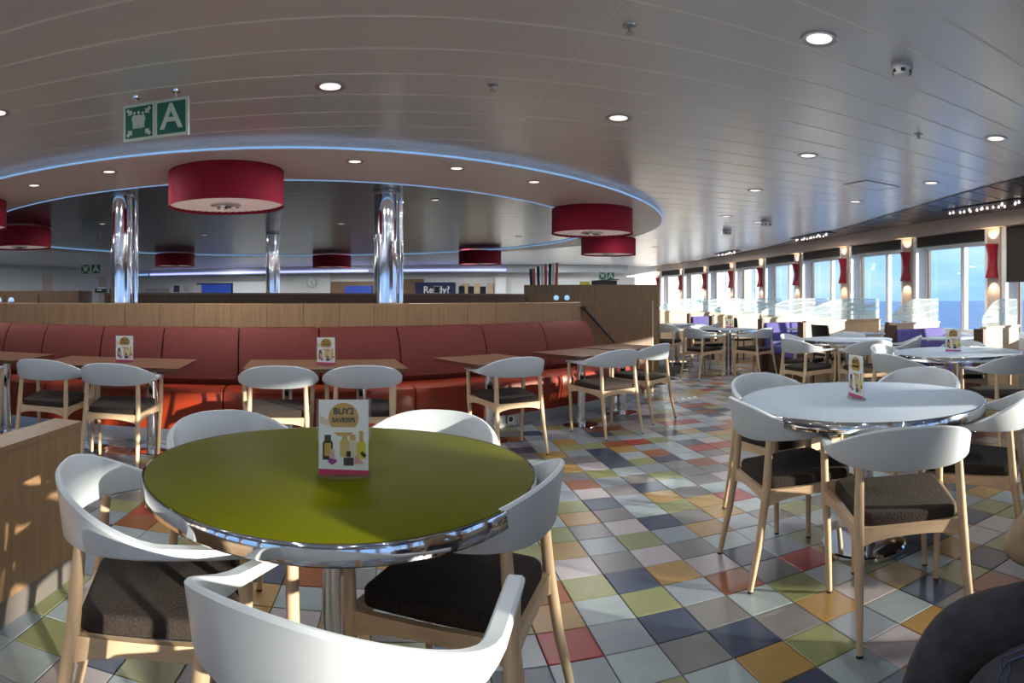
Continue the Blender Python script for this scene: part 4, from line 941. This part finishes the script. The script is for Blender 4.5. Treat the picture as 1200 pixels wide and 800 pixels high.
for pts in ([(1212, 757), (1196, 762), (1178, 769), (1172, 774)], [(1212, 765), (1196, 770), (1181, 776), (1176, 784)], [(1172, 774), (1174, 786), (1168, 800), (1160, 815)], [(1183, 776), (1184, 788), (1178, 802), (1170, 818)]):
    q_ = [p for p in (onjeans(*a) for a in pts) if p is not None]
    if len(q_) > 2: MB().tube(q_, .0022, 6).build('seam', M_navy, jn, smooth=True)
Vk = [pp(0, 0, .58), pp(-.02, 0, .74), pp(.02, 0, .93), pp(.05, 0, 1.02), pp(.02, .18, .95), (1.27, .92, .76), (1.115, 1.07, .61), (1.20, .89, .615), pp(.02, -.18, .95), (1.02, .62, .74), (1.06, .53, .59), (1.15, .49, .58)]
Ek = [(0, 1), (1, 2), (2, 3), (2, 4), (4, 5), (5, 6), (6, 7), (2, 8), (8, 9), (9, 10), (10, 11)]
skinned('jacket', Vk, Ek, [.155, .14, .145, .075, .08, .07, .078, .05, .08, .066, .055, .045], M_jacket, ps)
# head with face and hair, hands with fingers
hp = thing_head = Vector(pp(.10, 0, 1.27))
def hq(f, r, z): v = hp + fw_ * f + rt_ * r; return (v.x, v.y, hp.z + z)
hd = MB().lathe([(.012, -.125), (.05, -.115), (.068, -.07), (.075, 0), (.074, .05), (.055, .095), (.02, .115)], 20, hp).build('head', M_skin, ps, smooth=True)
for sx_ in (-1, 1):
    MB().lathe([(.002, -.011), (.010, -.006), (.011, 0), (.010, .006), (.002, .011)], 10, hq(.068, sx_ * .03, .005)).build('eye', M_ink, hd, smooth=True); MB().lathe([(.004, -.03), (.014, -.01), (.014, .02), (.004, .03)], 8, hq(-.005, sx_ * .076, -.005)).build('ear', M_skin, hd, smooth=True)
MB().tube([hq(.07, 0, .005), hq(.09, 0, -.03), hq(.073, 0, -.038)], [.008, .013, .010], 8).build('nose', M_skin, hd, smooth=True); MB().tube([hq(.066, -.02, -.068), hq(.069, .02, -.068)], .006, 8).build('mouth', M_coral, hd, smooth=True)
MB().lathe([(.079, -.02), (.084, .03), (.066, .095), (.025, .125)], 20, hq(-.013, 0, .005)).build('hair', M_hair, ps, smooth=True)
for hx_, hy_, hz, dx, dy in ((1.18, .80, .62, -.3, -1), (1.18, .47, .575, .8, -.3)):
    dd_ = Vector((dx, dy, 0)).normalized(); sd_ = Vector((-dd_.y, dd_.x, 0)); h0 = Vector((hx_, hy_, hz))
    Vh = [h0 - dd_ * .03, h0 + dd_ * .04]; Eh = [(0, 1)]; Rh = [.024, (.034, .018)]
    for q, (off, ln_) in enumerate(((-.030, .055), (-.010, .07), (.010, .066), (.029, .05))):
        b0 = len(Vh); Vh += [h0 + dd_ * .06 + sd_ * off, h0 + dd_ * (.06 + ln_ * .55) + sd_ * off + Vector((0, 0, -.006)), h0 + dd_ * (.06 + ln_) + sd_ * off + Vector((0, 0, -.03))]; Eh += [(1, b0), (b0, b0 + 1), (b0 + 1, b0 + 2)]; Rh += [.010, .009, .008]
    b0 = len(Vh); Vh += [h0 + dd_ * .01 - sd_ * .04, h0 + dd_ * .04 - sd_ * .06 + Vector((0, 0, -.012))]; Eh += [(0, b0), (b0, b0 + 1)]; Rh += [.011, .009]
    skinned('hand', Vh, Eh, Rh, M_skin, ps)
chair(HX + .02, HY - .02, face(-.62, .78), W + 'carrying the seated person at the right front corner', 'chairs round the pale grey table')
